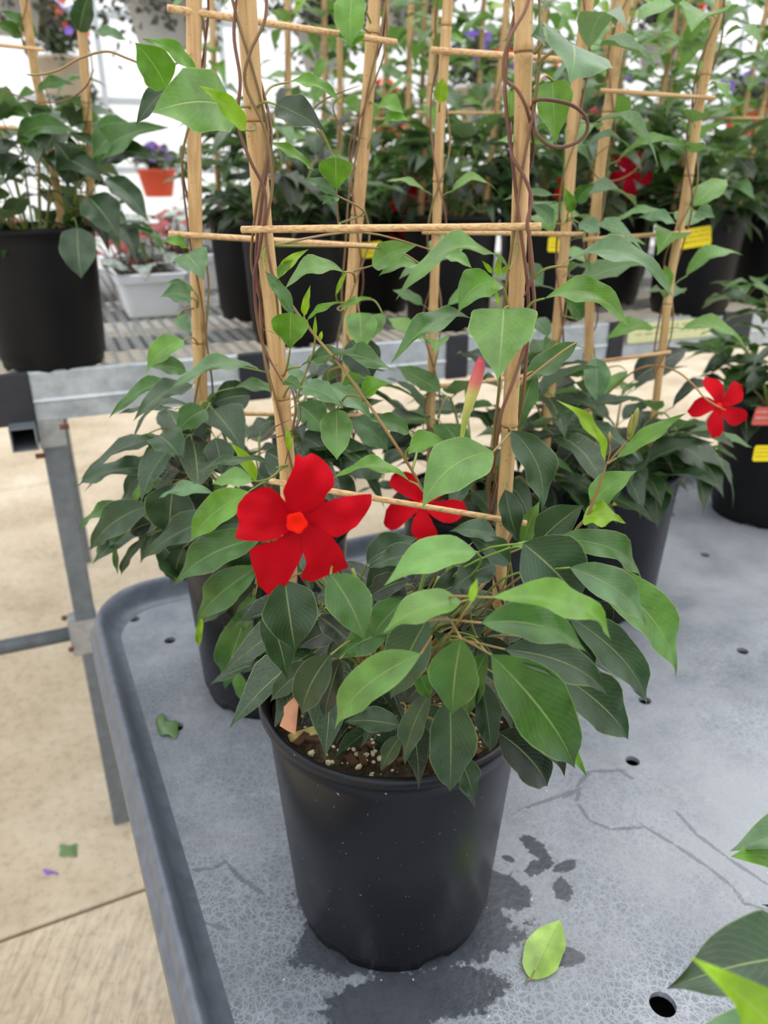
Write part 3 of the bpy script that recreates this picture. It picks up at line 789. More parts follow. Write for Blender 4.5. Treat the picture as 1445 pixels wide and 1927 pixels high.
tube('lower_pipe', [V((lp.x, lp.y, cl.z + .004)) - BX * .03, V((lp.x, lp.y, cl.z - .002)) - BX * 1.5], .017, M['steel'], bench, 16)
tube('lower_pipe', [V((lp.x, lp.y, cl.z + .004)) + BX * .03, V((lp.x, lp.y, cl.z)) + BX * 2.3], .017, M['steel'], bench, 16)
sl0 = onz(1178, 604, ZB); a0 = (sl0 - B0).dot(BX)
price_tag(bench, bp(a0 + .13, -.0075, ZB - .028), BX, EZ, .29, .052, 'shelf_label', 'shelf_label')

# ---------------------------------------------------------------- generated mandevilla
def branches(root, c, n, rmax, hmin, hmax, cols, lsz, npair=4, zsoil=0.0, az=None, drop=0.3):
    c = V(c)
    for i in range(n):
        a = (i / n) * 2 * math.pi + random.uniform(-.3, .3) if az is None else random.uniform(*az)
        rr = rmax * random.uniform(.45, 1); hh = random.uniform(hmin, hmax)
        o0 = c + V((math.cos(a) * .02, math.sin(a) * .02, -.01))
        e = V((math.cos(a), math.sin(a), 0))
        P = [o0, o0 + e * rr * .3 + EZ * hh * .6, o0 + e * rr * .7 + EZ * hh, o0 + e * rr + EZ * hh * (1 - drop * .4)]
        S = smooth_path(P, 5); tube('stem', S, [.0024 - .0012 * k / len(S) for k in range(len(S))], M['stem'], root, 5)
        for k in range(npair):
            t = .35 + .65 * k / max(1, npair - 1) if npair > 1 else 1
            q = S[min(len(S) - 1, int(t * (len(S) - 1)))]
            for sgn in (-1, 1):
                b = a + sgn * random.uniform(.5, 1.25)
                el = random.uniform(-.75, .35) if hh < (hmin + hmax) / 2 else random.uniform(-.45, .6)
                d = V((math.cos(b) * math.cos(el), math.sin(b) * math.cos(el), math.sin(el)))
                up = V((math.cos(b) * .6, math.sin(b) * .6, 1)) + V((random.uniform(-.35, .35), random.uniform(-.35, .35), 0))
                gleaf(root, q, d, up, lsz * random.uniform(.7, 1.15), random.choice(cols))
        if npair:
            d = e + V((0, 0, random.uniform(-.6, .3))); gleaf(root, S[-1], d, V((e.x * .5, e.y * .5, 1)), lsz * random.uniform(.8, 1.15), random.choice(cols))
def climb(root, Q, z0, z1, n, cols, lsz, away=None):
    for i in range(n):
        z = z0 + (z1 - z0) * (i + random.uniform(0, .8)) / n; q = lerp_path(Q, z); a = random.uniform(0, 6.28)
        for k in (0, 1):
            b = a + math.pi * k + random.uniform(-.5, .5); el = random.uniform(-.5, .5)
            d = V((math.cos(b) * math.cos(el), math.sin(b) * math.cos(el), math.sin(el)))
            gleaf(root, q + V((math.cos(b), math.sin(b), 0)) * .007, d, V((math.cos(b) * .4, math.sin(b) * .4 - .35, 1)), lsz * random.uniform(.6, 1.15), random.choice(cols))
def plant(label, X, Y, zb, n=9, cols='ddgm', lsz=.10, canes=None, group=None, h=.27, vcols='mbbup', vn=7, rmax=.12, hm=(.04, .22), potmat='pot_far', far=False, npair=4, climbz=(.15, 1.15), sc=1.0, rungz=None, name='potted_mandevilla', seg=48):
    root = thing(name, label, 'potted plant', (X, Y, zb), group)
    pot(root, (X, Y, zb), sc, potmat, seg); soil_disc(root, (X, Y, zb + h - .03), RIM * sc - .0115, 5, 24)
    branches(root, (X, Y, zb + h - .03), n, rmax, hm[0] + .02, hm[1], cols, lsz, npair)
    branches(root, (X, Y, zb + h - .03), 5, .10, .03, .07, 'kdd', lsz * .9, 2)
    Qs = []
    if canes:
        for (x0, x1, y0, y1) in canes:      # foot offset x0,y0 ; top offset x1,y1 (1.25 m up)
            Q = cane(root, [V((X + x0, Y + y0, zb + h - .10)), V((X + x1, Y + y1, zb + h + 1.15))], .0078, 10)
            Qs.append(Q); zt = zb + h
            twine(root, Q, zt - .02, zt + 1.1, .0105, random.uniform(2.5, 4), random.uniform(0, 6), .0019, M['vine'])
            if not far: twine(root, Q, zt - .02, zt + 1.1, .012, random.uniform(2, 3), random.uniform(0, 6), .0019, M['vine_red'], -1)
            climb(root, Q, zb + h + climbz[0], zb + h + climbz[1], vn, vcols, lsz * .95)
        if len(Qs) > 1:
            for rz in (rungz or (.22, .62, 1.0)):
                A, B = lerp_path(Qs[0], zb + h + rz), lerp_path(Qs[1], zb + h + rz); d = (B - A).normalized()
                off = V((0, -.0095, 0)); rung(root, A - d * .03 + off, B + d * .03 + off, .0032)
    return root, Qs

# ---------------------------------------------------------------- HERO plant
HX, HY = .009, .606
hero = thing('potted_mandevilla', 'black pot with red five-petalled flower and H-shaped cane trellis, nearest plant on the tray', 'potted plant', (HX, HY, ZT))
pot(hero, (HX, HY, ZT), 1.0, 'pot', 96, rim=.128)
ZS = ZT + PH - .022
soil_disc(hero, (HX, HY, ZS), RIM - .0060, 14, 64, .005)
pb, bk = [], []
for i in range(420):
    a = random.uniform(0, 6.28); r = math.sqrt(random.random()) * (RIM - .018); p_ = V((HX + r * math.cos(a), HY + r * math.sin(a), ZS + .006 * (1 - (r / RIM) ** 2) + .001))
    s_ = random.choice((.001, .0013, .0016, .0022, .003, .0036)); bm = bmesh.new(); bmesh.ops.create_icosphere(bm, subdivisions=1, radius=s_)
    rot = Matrix.Rotation(random.uniform(0, 6), 3, V((random.random(), random.random(), random.random() + .1)).normalized())
    v = [p_ + rot @ V((q.co.x * random.uniform(.7, 1.3), q.co.y * random.uniform(.7, 1.3), q.co.z * .7)) for q in bm.verts]; f = [tuple(x.index for x in q.verts) for q in bm.faces]; bm.free()
    pb.append((v, f))
for i in range(70):
    a = random.uniform(0, 6.28); r = math.sqrt(random.random()) * (RIM - .02); p_ = V((HX + r * math.cos(a), HY + r * math.sin(a), ZS + .005)); an = random.uniform(0, 3.14)
    d = V((math.cos(an), math.sin(an), random.uniform(-.2, .2))).normalized(); bk.append(box_vf(p_, d * random.uniform(.004, .009), d.cross(EZ).normalized() * random.uniform(.0015, .004), EZ * .0012))
o = joined('perlite', pb, M['perlite'], hero, False); o['kind'] = 'stuff'
o = joined('bark_mulch', bk, M['bark'], hero, False); o['kind'] = 'stuff'
cp = onz(578, 1380, ZS + .004); bev_box('wood_chip', cp, V((.016, .006, .002)), V((-.002, .005, 0)), EZ * .0025, .0012, M['straw'], hero, 1)
# dry tan leaf standing in the soil
dv = [at(x, y, Y) for x, y, Y in ((553, 1312, .505), (562, 1325, .502), (560, 1345, .50), (556, 1383, .497), (540, 1375, .497), (526, 1366, .498), (534, 1345, .50), (534, 1330, .502))]
dc = at(545, 1350, .494)
mesh('dry_leaf', dv + [dc], [(8, i, (i + 1) % 8) for i in range(8)], M['dryleaf'], hero)['label'] = 'dry tan leaf standing in the soil'

def cpx(root, pts, r, nodes_y=None):
    P = [at(*q) for q in pts]; P = P[::-1]          # bottom first
    nd = None
    if nodes_y:
        ds = [0]
        for a, b in zip(P, P[1:]): ds.append(ds[-1] + (b - a).length)
        nd = []
        for yy in nodes_y:
            best = None
            for k in range(400):
                d = ds[-1] * k / 400
                for i in range(len(P) - 1):
                    if ds[i + 1] >= d: q = P[i].lerp(P[i + 1], (d - ds[i]) / (ds[i + 1] - ds[i])); break
                w = q - CAM; dep = w.dot(V((0, cT, -sT))); up = w.dot(V((0, sT, cT))); y = 963.5 - F * up / dep
                if best is None or abs(y - yy) < best[0]: best = (abs(y - yy), d)
            nd.append(best[1])
    return cane(root, P, r, 16, nd)
C1 = cpx(hero, [(458, -110, .630), (466, 0, .630), (478, 200, .632), (494, 430, .635), (520, 680, .640), (540, 900, .645), (553, 1300, .65)], .0072, [-60, 225, 748])
C2 = cpx(hero, [(990, -110, .570), (984, 0, .570), (981, 200, .570), (974, 420, .572), (966, 640, .572), (956, 850, .572), (945, 1040, .575), (935, 1250, .58)], .0058, [-70, 97, 800, 1030])
rung(hero, at(455, 432, .618), at(1018, 426, .556), .0026); rung(hero, at(508, 905, .628), at(991, 985, .560), .0027)
rung(hero, at(455, -60, .62), at(1018, -60, .556), .0026)
# stalks climbing the canes
for a_ in ((C1, 1.30, 1.75, .0092, 1.5, .4, .0017, 'vine_red', 1), (C1, 1.12, 1.78, .0095, 2.2, 3.3, .0016, 'vine', -1), (C1, 1.2, 1.6, .0100, 1.1, 5.0, .0015, 'vine', 1),
           (C2, 1.10, 1.78, .0095, 2.4, 1.2, .0018, 'vine_red', -1), (C2, 1.08, 1.75, .0098, 1.6, 4.2, .0017, 'vine', 1), (C2, 1.28, 1.66, .0105, 1.0, 2.6, .0019, 'vine_red', 1)):
    twine(hero, a_[0], a_[1], a_[2], a_[3], a_[4], a_[5], a_[6], M[a_[7]], a_[8], n=60)
def vpx(root, pts, r, mat='vine', name='vine'):
    S = smooth_path([at(*q) for q in pts], 6); return tube(name, S, [r * .68 * min(1, (i + 2) / 7, (len(S) - i + 1) / 7) for i in range(len(S))], M[mat], root, 7)
vpx(hero, [(975, 300, .585), (1000, 240, .583), (1002, 200, .565), (1012, 188, .552), (1045, 190, .55), (1080, 200, .55), (1103, 222, .552), (1104, 248, .553), (1085, 268, .552), (1050, 278, .55), (1025, 268, .55), (1008, 245, .555), (1004, 205, .575), (990, 150, .585)], .0017, 'vine_red')
vpx(hero, [(1012, -60, .565), (990, 15, .558), (965, 60, .553), (948, 110, .552), (952, 150, .553), (975, 172, .554), (994, 215, .556), (1004, 280, .575), (990, 340, .583), (965, 400, .58)], .0016, 'vine_red')
vpx(hero, [(962, 230, .58), (962, 290, .562), (985, 330, .556), (1000, 375, .555), (992, 420, .554), (998, 460, .556), (1001, 520, .556), (985, 560, .556)], .0019, 'vine_red')
vpx(hero, [(452, -60, .62), (440, 60, .618), (452, 150, .615), (447, 230, .615), (470, 300, .612), (500, 370, .612), (488, 470, .614), (478, 530, .616), (492, 640, .62), (532, 720, .625)], .0018, 'vine_red')
vpx(hero, [(497, -60, .62), (500, 30, .618), (470, 100, .615), (462, 160, .618), (500, 250, .62), (512, 350, .618), (500, 440, .614), (520, 560, .615), (524, 620, .622)], .0017, 'vine')
STEMD = [(513, 520, .615), (560, 590, .60), (600, 640, .585), (650, 700, .57), (700, 770, .56), (740, 830, .55), (775, 885, .55), (800, 930, .55)]
vpx(hero, STEMD, .0017, 'stem_brown', 'stem')
vpx(hero, [(935, 1065, .56), (915, 1090, .535), (890, 1125, .52), (868, 1160, .52), (840, 1205, .54), (800, 1260, .57)], .0022, 'stem_brown', 'stem')
vpx(hero, [(980, 960, .57), (960, 1010, .56), (930, 1070, .55), (905, 1110, .53)], .0021, 'stem_brown', 'stem')
vpx(hero, [(885, 1150, .50), (890, 1185, .50), (905, 1210, .505), (922, 1228, .51), (900, 1280, .56)], .0017, 'stem', 'stem')
vpx(hero, [(1060, 1030, .52), (1085, 995, .505), (1105, 970, .50), (1125, 920, .495), (1142, 872, .49)], .0017, 'stem', 'stem')
vpx(hero, [(1000, 1130, .57), (1030, 1070, .54), (1060, 1030, .52)], .0019, 'stem', 'stem')
vpx(hero, [(1142, 872, .49), (1165, 848, .488), (1182, 828, .486)], .0013, 'stem_brown', 'stem')
vpx(hero, [(1142, 872, .49), (1148, 850, .489), (1147, 832, .488)], .0008, 'stem', 'stem')
vpx(hero, [(535, 880, .62), (552, 800, .61), (556, 760, .61), (545, 720, .615)], .0016, 'vine', 'stem')
vpx(hero, [(555, 770, .605), (568, 720, .60), (590, 660, .595), (593, 610, .592)], .0013, 'stem', 'stem')
vpx(hero, [(555, 740, .61), (565, 770, .605), (560, 800, .60), (530, 820, .60), (503, 822, .60), (515, 805, .60), (545, 790, .60)], .0008, 'vine_red', 'tendril')
vpx(hero, [(495, 620, .62), (520, 628, .608), (528, 640, .61)], .0008, 'stem', 'tendril')
vpx(hero, [(890, 1020, .57), (870, 1040, .55), (850, 1080, .55)], .0013, 'stem', 'stem')

def near_cane(x, y, Cs, Yr):
    B = at(x, y, Yr); best = None
    for C in Cs:
        for q in C[::4]:
            w = q - CAM; yy = 963.5 - F * w.dot(V((0, sT, cT))) / w.dot(V((0, cT, -sT)))
            if best is None or abs(yy - y - 12) + (q - B).length * 600 < best[0]: best = (abs(yy - y - 12) + (q - B).length * 600, q)
    q = best[1]; d = (B - q); d.z = 0
    return q + d.normalized() * .006
def vleaf(x, y, tx, ty, w, roll, c, Yb=.56, Yt=.55, att='auto', **k):
    if att == 'auto': att = near_cane(x, y, (C1, C2), Yb)
    elif att == 'stem':
        B = at(x, y, Yb); S = smooth_path([at(*q) for q in STEMD], 6); att = min(S, key=lambda s: (s - B - V((0, 0, -.01))).length)
    elif att is not None: att = at(*att)
    return tleaf(hero, x, y, tx, ty, w, roll, c, Yb, Yt, att=att, **k)
# (vine leaves: base px, tip px, width, roll)
vleaf(948, 581, 936, 716, 128, 8, 'u', .535, .50, prof='heart', arch=.10, fold=.2)
vleaf(958, 508, 744, 566, 36, 52, 'u', .55, .50, prof='narrow', arch=.26, fold=.25)
vleaf(930, 526, 862, 590, 68, 15, 'b', .555, .535, prof='heart', arch=.05, side=.1)
vleaf(884, 598, 734, 686, 42, 40, 'm', .555, .50, prof='narrow', arch=.16, fold=.3, att=(968, 610, .567))
vleaf(1056, 500, 1269, 563, 38, 50, 'p', .545, .50, prof='narrow', arch=.25, att=(998, 528, .562))
vleaf(1024, 562, 1184, 617, 48, 42, 'b', .55, .52, prof='narrow', arch=.24, att=(985, 590, .565))
vleaf(1086, 644, 975, 722, 44, 30, 'm', .60, .59, prof='narrow', arch=-.08, att=(965, 735, .578))
vleaf(1008, 700, 974, 812, 46, 25, 'm', .60, .585, prof='narrow', att=(962, 740, .578))
vleaf(928, 850, 794, 958, 100, 5, 'u', .50, .47, prof='ovate', arch=.05, side=.10, fold=.15)
vleaf(962, 810, 1018, 966, 66, 20, 'g', .545, .53, prof='ovate', arch=.02, side=-.12, wave=.05)
vleaf(950, 922, 976, 1021, 44, 20, 'd', .55, .54, prof='ovate', side=.05)
vleaf(985, 1022, 1016, 942, 36, 10, 'u', .57, .575, prof='ovate')
vleaf(1012, 1022, 1098, 950, 68, 10, 'g', .535, .52, prof='round', arch=.06, att=(1000, 1060, .55))
vleaf(1098, 972, 1178, 985, 46, 30, 'y', .50, .485, prof='heart', arch=.15, wave=.09, att=None)
vleaf(1112, 950, 1199, 886, 52, 20, 'u', .51, .50, prof='ovate', arch=.1, att=(1120, 935, .497))
vleaf(1160, 862, 1292, 777, 30, 20, 'u', .488, .47, prof='narrow', arch=-.06, att=(1142, 872, .49))
vleaf(1138, 868, 1046, 752, 22, 35, 'y', .49, .475, prof='narrow', arch=.10, att=None)
vleaf(546, 657, 547, 588, 70, 5, 'b', .59, .585, prof='rev', arch=0, fold=.35, att=(535, 705, .618))
vleaf(647, 512, 536, 544, 34, 45, 'u', .60, .585, prof='narrow', arch=.24, att=(668, 530, .63))
vleaf(500, 512, 556, 605, 26, 25, 'm', .605, .59, prof='narrow', arch=.05)
vleaf(524, 523, 581, 469, 20, 10, 'y', .60, .59, prof='narrow', att=(516, 532, .615))
vleaf(522, 520, 553, 488, 17, 10, 'b', .60, .592, prof='narrow', att=None)
vleaf(572, 594, 584, 536, 15, 10, 'y', .592, .585, prof='ovate', att='stem')
vleaf(578, 602, 646, 568, 13, 30, 'b', .59, .58, prof='narrow', arch=.12, att='stem')
vleaf(592, 640, 593, 592, 8, 0, 'y', .592, .59, prof='narrow', att=None)
vleaf(602, 640, 606, 622, 8, 0, 'y', .588, .585, prof='round', att=None)
vleaf(566, 690, 748, 702, 30, 55, 'm', .60, .555, prof='narrow', arch=.13, wave=.05)
vleaf(682, 745, 734, 722, 40, 35, 'b', .575, .56, prof='heart', arch=.1, att='stem')
vleaf(660, 722, 658, 698, 38, 20, 'u', .58, .575, prof='round', arch=.1, att='stem')
vleaf(573, 730, 646, 770, 42, 25, 'p', .59, .565, prof='heart', arch=.14)
vleaf(537, 716, 572, 738, 26, 20, 'm', .61, .59, prof='heart', arch=.1)
vleaf(634, 770, 634, 866, 60, 5, 'u', .60, .575, prof='round', arch=.05, att='stem')
vleaf(770, 842, 848, 838, 42, 30, 'b', .545, .53, prof='heart', arch=.15, att='stem')
vleaf(620, 725, 700, 790, 44, 30, 'p', .61, .59, prof='ovate', arch=.14, att='stem')
vleaf(770, 905, 626, 900, 26, 55, 'b', .56, .55, prof='narrow', arch=.18, att='stem')
vleaf(520, 880, 362, 896, 15, 50, 'g', .59, .55, prof='narrow', arch=.16)
vleaf(482, 906, 432, 832, 24, 20, 'y', .60, .585, prof='narrow', arch=.05)
vleaf(770, 815, 690, 790, 34, 30, 'm', .60, .59, att='stem')
vleaf(545, 850, 541, 800, 13, 5, 'y', .60, .60, prof='narrow', att=None)
# upper vine leaves
vleaf(440, 205, 286, 212, 112, 15, 'u', .60, .53, prof='round', arch=.08, fold=.12)
vleaf(312, 165, 254, 80, 68, 10, 'b', .63, .61, prof='round', arch=.04, att=(372, 150, .86))
vleaf(372, 148, 266, 73, 28, 35, 'b', .72, .68, prof='narrow', arch=.1, att=(374, 150, .86))
vleaf(322, 163, 256, 236, 36, 25, 'd', .70, .68, prof='ovate', arch=.1, att=(360, 190, .86))
vleaf(462, 245, 372, 160, 36, 20, 'y', .575, .53, prof='ovate', arch=.05)
vleaf(520, 197, 613, 247, 56, 25, 'd', .60, .58, prof='ovate', arch=.16, side=.05)
vleaf(543, 155, 642, 192, 22, 40, 'b', .68, .66, prof='narrow', arch=.12)
vleaf(633, 358, 632, 297, 64, 5, 'b', .68, .67, prof='rev', fold=.2, arch=0, att=(640, 420, .9))
vleaf(508, 268, 592, 322, 18, 30, 'b', .66, .65, prof='narrow', arch=.05)
vleaf(634, 368, 568, 338, 22, 30, 'p', .68, .67, prof='narrow', arch=.12, att=(640, 420, .9))
vleaf(638, 372, 606, 385, 18, 20, 'm', .68, .67, prof='round', att=None)
vleaf(828, 193, 834, 145, 27, 0, 'y', .98, .97, prof='round', att=(826, 210, 1.0))
vleaf(1075, 82, 1072, 158, 140, 35, 'p', .55, .52, prof='heart', arch=.12, fold=.1, att=(1010, 120, .562))
vleaf(1022, 78, 998, 68, 30, 40, 'p', .55, .54, prof='ovate', att=(1005, 100, .562))
vleaf(1040, 152, 1046, 272, 68, 5, 'b', .60, .59, prof='heart', arch=.05, att=(1002, 170, .572))
vleaf(962, 168, 960, 222, 34, 5, 'b', .60, .59, prof='round', att=(985, 180, .572))
vleaf(700, 500, 785, 462, 46, 15, 'u', .70, .68, prof='ovate', arch=.1, att=(668, 520, .80))
vleaf(795, 500, 712, 520, 26, 35, 'u', .72, .70, prof='narrow', arch=.15)
vleaf(835, 478, 888, 505, 24, 30, 'u', .80, .78, prof='ovate', arch=.1)
for (x, y, tx, ty, w) in ((935, 520, 938, 482, 13), (925, 515, 906, 490, 9), (945, 515, 958, 498, 10), (940, 580, 925, 525, 7)):
    vleaf(x, y, tx, ty, w, 0, 'y', .55, .545, prof='narrow', att=None if y < 570 else 'auto')
# long bud, pink at the tip
bud = [(868, 835, .53), (872, 805, .53), (880, 770, .525), (890, 735, .52), (900, 700, .515), (905, 675, .512)]
P = [at(*q) for q in bud]
vpx(hero, [(850, 900, .55), (858, 860, .54), (868, 830, .53)], .0013, 'stem', 'stem')
mb, nt, p, o_ = newmat('bud_green_to_pink'); g_ = geo(nt); sp_ = N(nt, 'ShaderNodeSeparateXYZ'); L(nt, g_, sp_.inputs[0])
z0_, z1_ = P[1].z, P[-1].z; mr = N(nt, 'ShaderNodeMapRange'); L(nt, sp_.outputs[2], mr.inputs[0]); mr.inputs[1].default_value = z0_; mr.inputs[2].default_value = z1_
L(nt, ramp(nt, mr.outputs[0], (0, lin(158, 176, 80)), (.5, lin(196, 196, 110)), (.68, lin(206, 120, 110)), (1, lin(190, 52, 78))), p.inputs['Base Color']); p.inputs['Roughness'].default_value = .5
M['bud'] = mb
tube('flower_bud', smooth_path(P, 4), [.0013 + .0032 * math.sin((k / 20) ** 1.6 * .93 * math.pi) for k in range(21)], M['bud'], hero, 10)
bud2 = smooth_path([at(1182, 828, .486), at(1190, 805, .485), at(1200, 768, .483)], 4)
tube('flower_bud', bud2, [.001, .0016, .0022, .0024, .0022, .0026, .0022, .0016, .0006], M['stem'], hero, 8)
tube('flower_bud', smooth_path([at(1184, 820, .484), at(1186, 800, .483), at(1190, 780, .482)], 3), [.001, .0016, .002, .0018, .0014, .0010, .0005], M['stem'], hero, 8)
tube('flower_bud', [at(1147, 832, .488), at(1147, 822, .488), at(1147, 812, .488)], [.0009, .0015, .0003], M['stem'], hero, 6)

# bush leaves, laid on a dome in front of the stems; later entries sit nearer
def clampY(bx, by, Yb, tx, ty, Yt, m=.28):
    B = at(bx, by, Yb); lp = math.hypot(tx - bx, ty - by) * (B - CAM).length / F
    return Yb + max(-m * lp, min(m * lp, Yt - Yb))
def domeY(x, y, k):
    q = 1 - ((x - 790) / 440) ** 2 - ((y - 1215) / 380) ** 2
    return HY - .215 * math.sqrt(max(q, 0.0)) + k
random.seed(11)
ZS0 = V((HX, HY, ZS))
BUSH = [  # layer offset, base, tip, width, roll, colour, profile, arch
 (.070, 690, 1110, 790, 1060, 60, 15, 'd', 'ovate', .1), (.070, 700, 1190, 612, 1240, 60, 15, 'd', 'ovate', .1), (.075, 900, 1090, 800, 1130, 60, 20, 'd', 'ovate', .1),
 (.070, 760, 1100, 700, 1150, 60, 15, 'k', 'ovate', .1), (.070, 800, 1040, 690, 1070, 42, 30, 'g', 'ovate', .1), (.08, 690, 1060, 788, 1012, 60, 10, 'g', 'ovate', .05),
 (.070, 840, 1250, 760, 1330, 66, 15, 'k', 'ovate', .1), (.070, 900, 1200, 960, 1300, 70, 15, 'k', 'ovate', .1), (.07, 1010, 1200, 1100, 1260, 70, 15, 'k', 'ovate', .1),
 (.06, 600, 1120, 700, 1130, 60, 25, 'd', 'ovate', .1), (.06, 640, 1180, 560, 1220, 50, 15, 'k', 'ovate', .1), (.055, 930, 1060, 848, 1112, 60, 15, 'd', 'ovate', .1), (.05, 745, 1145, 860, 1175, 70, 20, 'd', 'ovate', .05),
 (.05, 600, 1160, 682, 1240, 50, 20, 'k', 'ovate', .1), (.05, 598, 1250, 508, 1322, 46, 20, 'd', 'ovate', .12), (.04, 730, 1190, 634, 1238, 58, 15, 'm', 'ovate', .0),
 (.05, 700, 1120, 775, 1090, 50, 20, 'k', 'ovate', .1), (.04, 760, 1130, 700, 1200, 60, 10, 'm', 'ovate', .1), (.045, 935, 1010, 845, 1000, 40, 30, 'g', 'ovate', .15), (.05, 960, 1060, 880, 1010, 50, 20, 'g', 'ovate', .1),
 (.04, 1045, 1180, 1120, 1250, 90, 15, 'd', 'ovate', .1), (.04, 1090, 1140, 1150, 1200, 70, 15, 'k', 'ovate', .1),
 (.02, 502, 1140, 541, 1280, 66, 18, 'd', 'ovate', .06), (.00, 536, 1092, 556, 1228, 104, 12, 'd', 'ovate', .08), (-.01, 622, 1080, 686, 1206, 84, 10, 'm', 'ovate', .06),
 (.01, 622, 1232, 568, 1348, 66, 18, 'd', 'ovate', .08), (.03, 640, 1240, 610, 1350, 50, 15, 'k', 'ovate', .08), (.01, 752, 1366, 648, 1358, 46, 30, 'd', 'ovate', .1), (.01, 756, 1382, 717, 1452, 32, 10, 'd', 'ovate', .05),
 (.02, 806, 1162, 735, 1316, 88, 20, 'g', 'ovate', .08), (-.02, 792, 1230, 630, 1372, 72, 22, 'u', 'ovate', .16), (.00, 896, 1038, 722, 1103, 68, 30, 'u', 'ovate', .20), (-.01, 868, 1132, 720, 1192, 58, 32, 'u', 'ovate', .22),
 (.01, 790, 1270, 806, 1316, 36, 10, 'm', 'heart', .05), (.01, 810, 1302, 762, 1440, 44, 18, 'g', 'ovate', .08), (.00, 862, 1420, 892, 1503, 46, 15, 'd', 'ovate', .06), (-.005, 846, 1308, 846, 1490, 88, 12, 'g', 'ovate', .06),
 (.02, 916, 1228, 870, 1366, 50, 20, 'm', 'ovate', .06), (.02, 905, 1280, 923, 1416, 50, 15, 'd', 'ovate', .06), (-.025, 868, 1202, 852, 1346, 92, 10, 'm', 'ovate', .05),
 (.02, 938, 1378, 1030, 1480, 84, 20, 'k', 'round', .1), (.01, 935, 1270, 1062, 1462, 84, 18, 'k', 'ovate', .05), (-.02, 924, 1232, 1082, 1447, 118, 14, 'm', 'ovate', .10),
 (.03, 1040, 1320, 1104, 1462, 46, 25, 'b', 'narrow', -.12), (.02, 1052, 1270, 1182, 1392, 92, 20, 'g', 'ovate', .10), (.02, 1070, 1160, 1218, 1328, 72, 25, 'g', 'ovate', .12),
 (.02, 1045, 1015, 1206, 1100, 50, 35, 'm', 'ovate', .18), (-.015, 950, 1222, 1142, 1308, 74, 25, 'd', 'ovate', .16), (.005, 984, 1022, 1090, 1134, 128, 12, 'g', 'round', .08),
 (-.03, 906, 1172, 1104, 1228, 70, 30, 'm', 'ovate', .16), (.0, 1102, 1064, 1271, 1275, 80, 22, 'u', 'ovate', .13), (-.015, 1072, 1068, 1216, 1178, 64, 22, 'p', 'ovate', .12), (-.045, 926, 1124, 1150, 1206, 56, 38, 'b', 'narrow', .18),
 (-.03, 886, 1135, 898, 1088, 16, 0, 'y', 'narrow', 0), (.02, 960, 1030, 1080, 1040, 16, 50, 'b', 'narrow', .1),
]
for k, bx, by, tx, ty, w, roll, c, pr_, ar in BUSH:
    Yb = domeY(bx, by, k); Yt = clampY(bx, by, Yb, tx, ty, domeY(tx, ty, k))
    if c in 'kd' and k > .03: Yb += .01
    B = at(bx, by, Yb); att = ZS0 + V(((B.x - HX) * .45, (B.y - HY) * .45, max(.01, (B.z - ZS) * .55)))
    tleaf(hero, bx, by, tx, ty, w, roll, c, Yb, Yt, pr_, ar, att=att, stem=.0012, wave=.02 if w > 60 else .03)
# main stems rising from the soil
random.seed(5)
for i in range(14):
    a = random.uniform(0, 6.28); b = ZS0 + V((math.cos(a) * .02, math.sin(a) * .02, -.01)); e = ZS0 + V((math.cos(a) * random.uniform(.04, .09), math.sin(a) * random.uniform(.03, .08), random.uniform(.06, .16)))
    tube('stem', smooth_path([b, b.lerp(e, .5) + V((0, 0, .02)), e], 5), .002, M[random.choice(('stem', 'stem'))], hero, 6)
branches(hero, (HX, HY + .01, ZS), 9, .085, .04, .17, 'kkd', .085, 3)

# the big red flower, five petals around an orange-red throat
FC = (556, 978); FY = .435
fc = at(556, 978, FY + .012)
fl = joined('flower', [tube_vf([fc + V((.004, .075, -.03)), fc + V((.003, .04, -.018)), fc + V((0, .012, -.002)), fc + V((0, .004, 0))], [.002, .004, .007, .0085], 12)], M['throat'], hero)
fl['label'] = 'large red five-petalled flower with orange-red throat'
vpx(hero, [(560, 1000, FY + .085), (558, 960, .55), (548, 930, .60), (545, 890, .625)], .0015, 'stem', 'stem')
for pts, tl in (([(548, 975), (538, 950), (532, 925), (540, 905), (552, 880), (556, 857), (563, 855), (571, 862), (585, 852), (602, 860), (616, 874), (628, 893), (629, 915), (614, 930), (610, 945), (600, 958), (578, 972), (560, 985)], .6),
                ([(558, 968), (580, 958), (606, 947), (630, 938), (668, 932), (700, 929), (699, 948), (688, 968), (672, 990), (650, 1004), (632, 1012), (612, 1004), (590, 994), (562, 988)], -.6),
                ([(556, 976), (580, 985), (602, 996), (625, 1010), (640, 1030), (648, 1050), (657, 1068), (640, 1074), (618, 1082), (600, 1090), (584, 1095), (566, 1091), (568, 1078), (577, 1060), (570, 1040), (568, 1020), (558, 1000)], .5),
                ([(566, 985), (573, 1010), (572, 1035), (562, 1060), (548, 1085), (535, 1105), (517, 1130), (503, 1118), (484, 1100), (480, 1080), (472, 1058), (469, 1035), (490, 1024), (512, 1020), (530, 1010), (545, 990)], -.4),
                ([(560, 985), (552, 962), (533, 940), (520, 924), (504, 915), (484, 920), (462, 930), (447, 950), (445, 968), (450, 985), (441, 1013), (465, 1018), (500, 1019), (522, 1014), (540, 1002), (552, 995)], .5)):
    poly_petal(pts, FC, FY, fl, 'petal', tilt=tl)
tc = at(557, 977, FY)
fnv = []; fnf = []
for i_, (r_, d_) in enumerate(((.0066, .0085), (.0052, .0080), (.0036, .0088), (.0020, .0105))):
    for k_ in range(20):
        an = 2 * math.pi * k_ / 20; q_ = r_ * (1 + .10 * math.cos(5 * an + .5) * (1 if i_ < 2 else 0)); fnv.append(tc + V((q_ * math.cos(an), d_ - .0065, q_ * math.sin(an) * 1.1 - d_ * .4)))
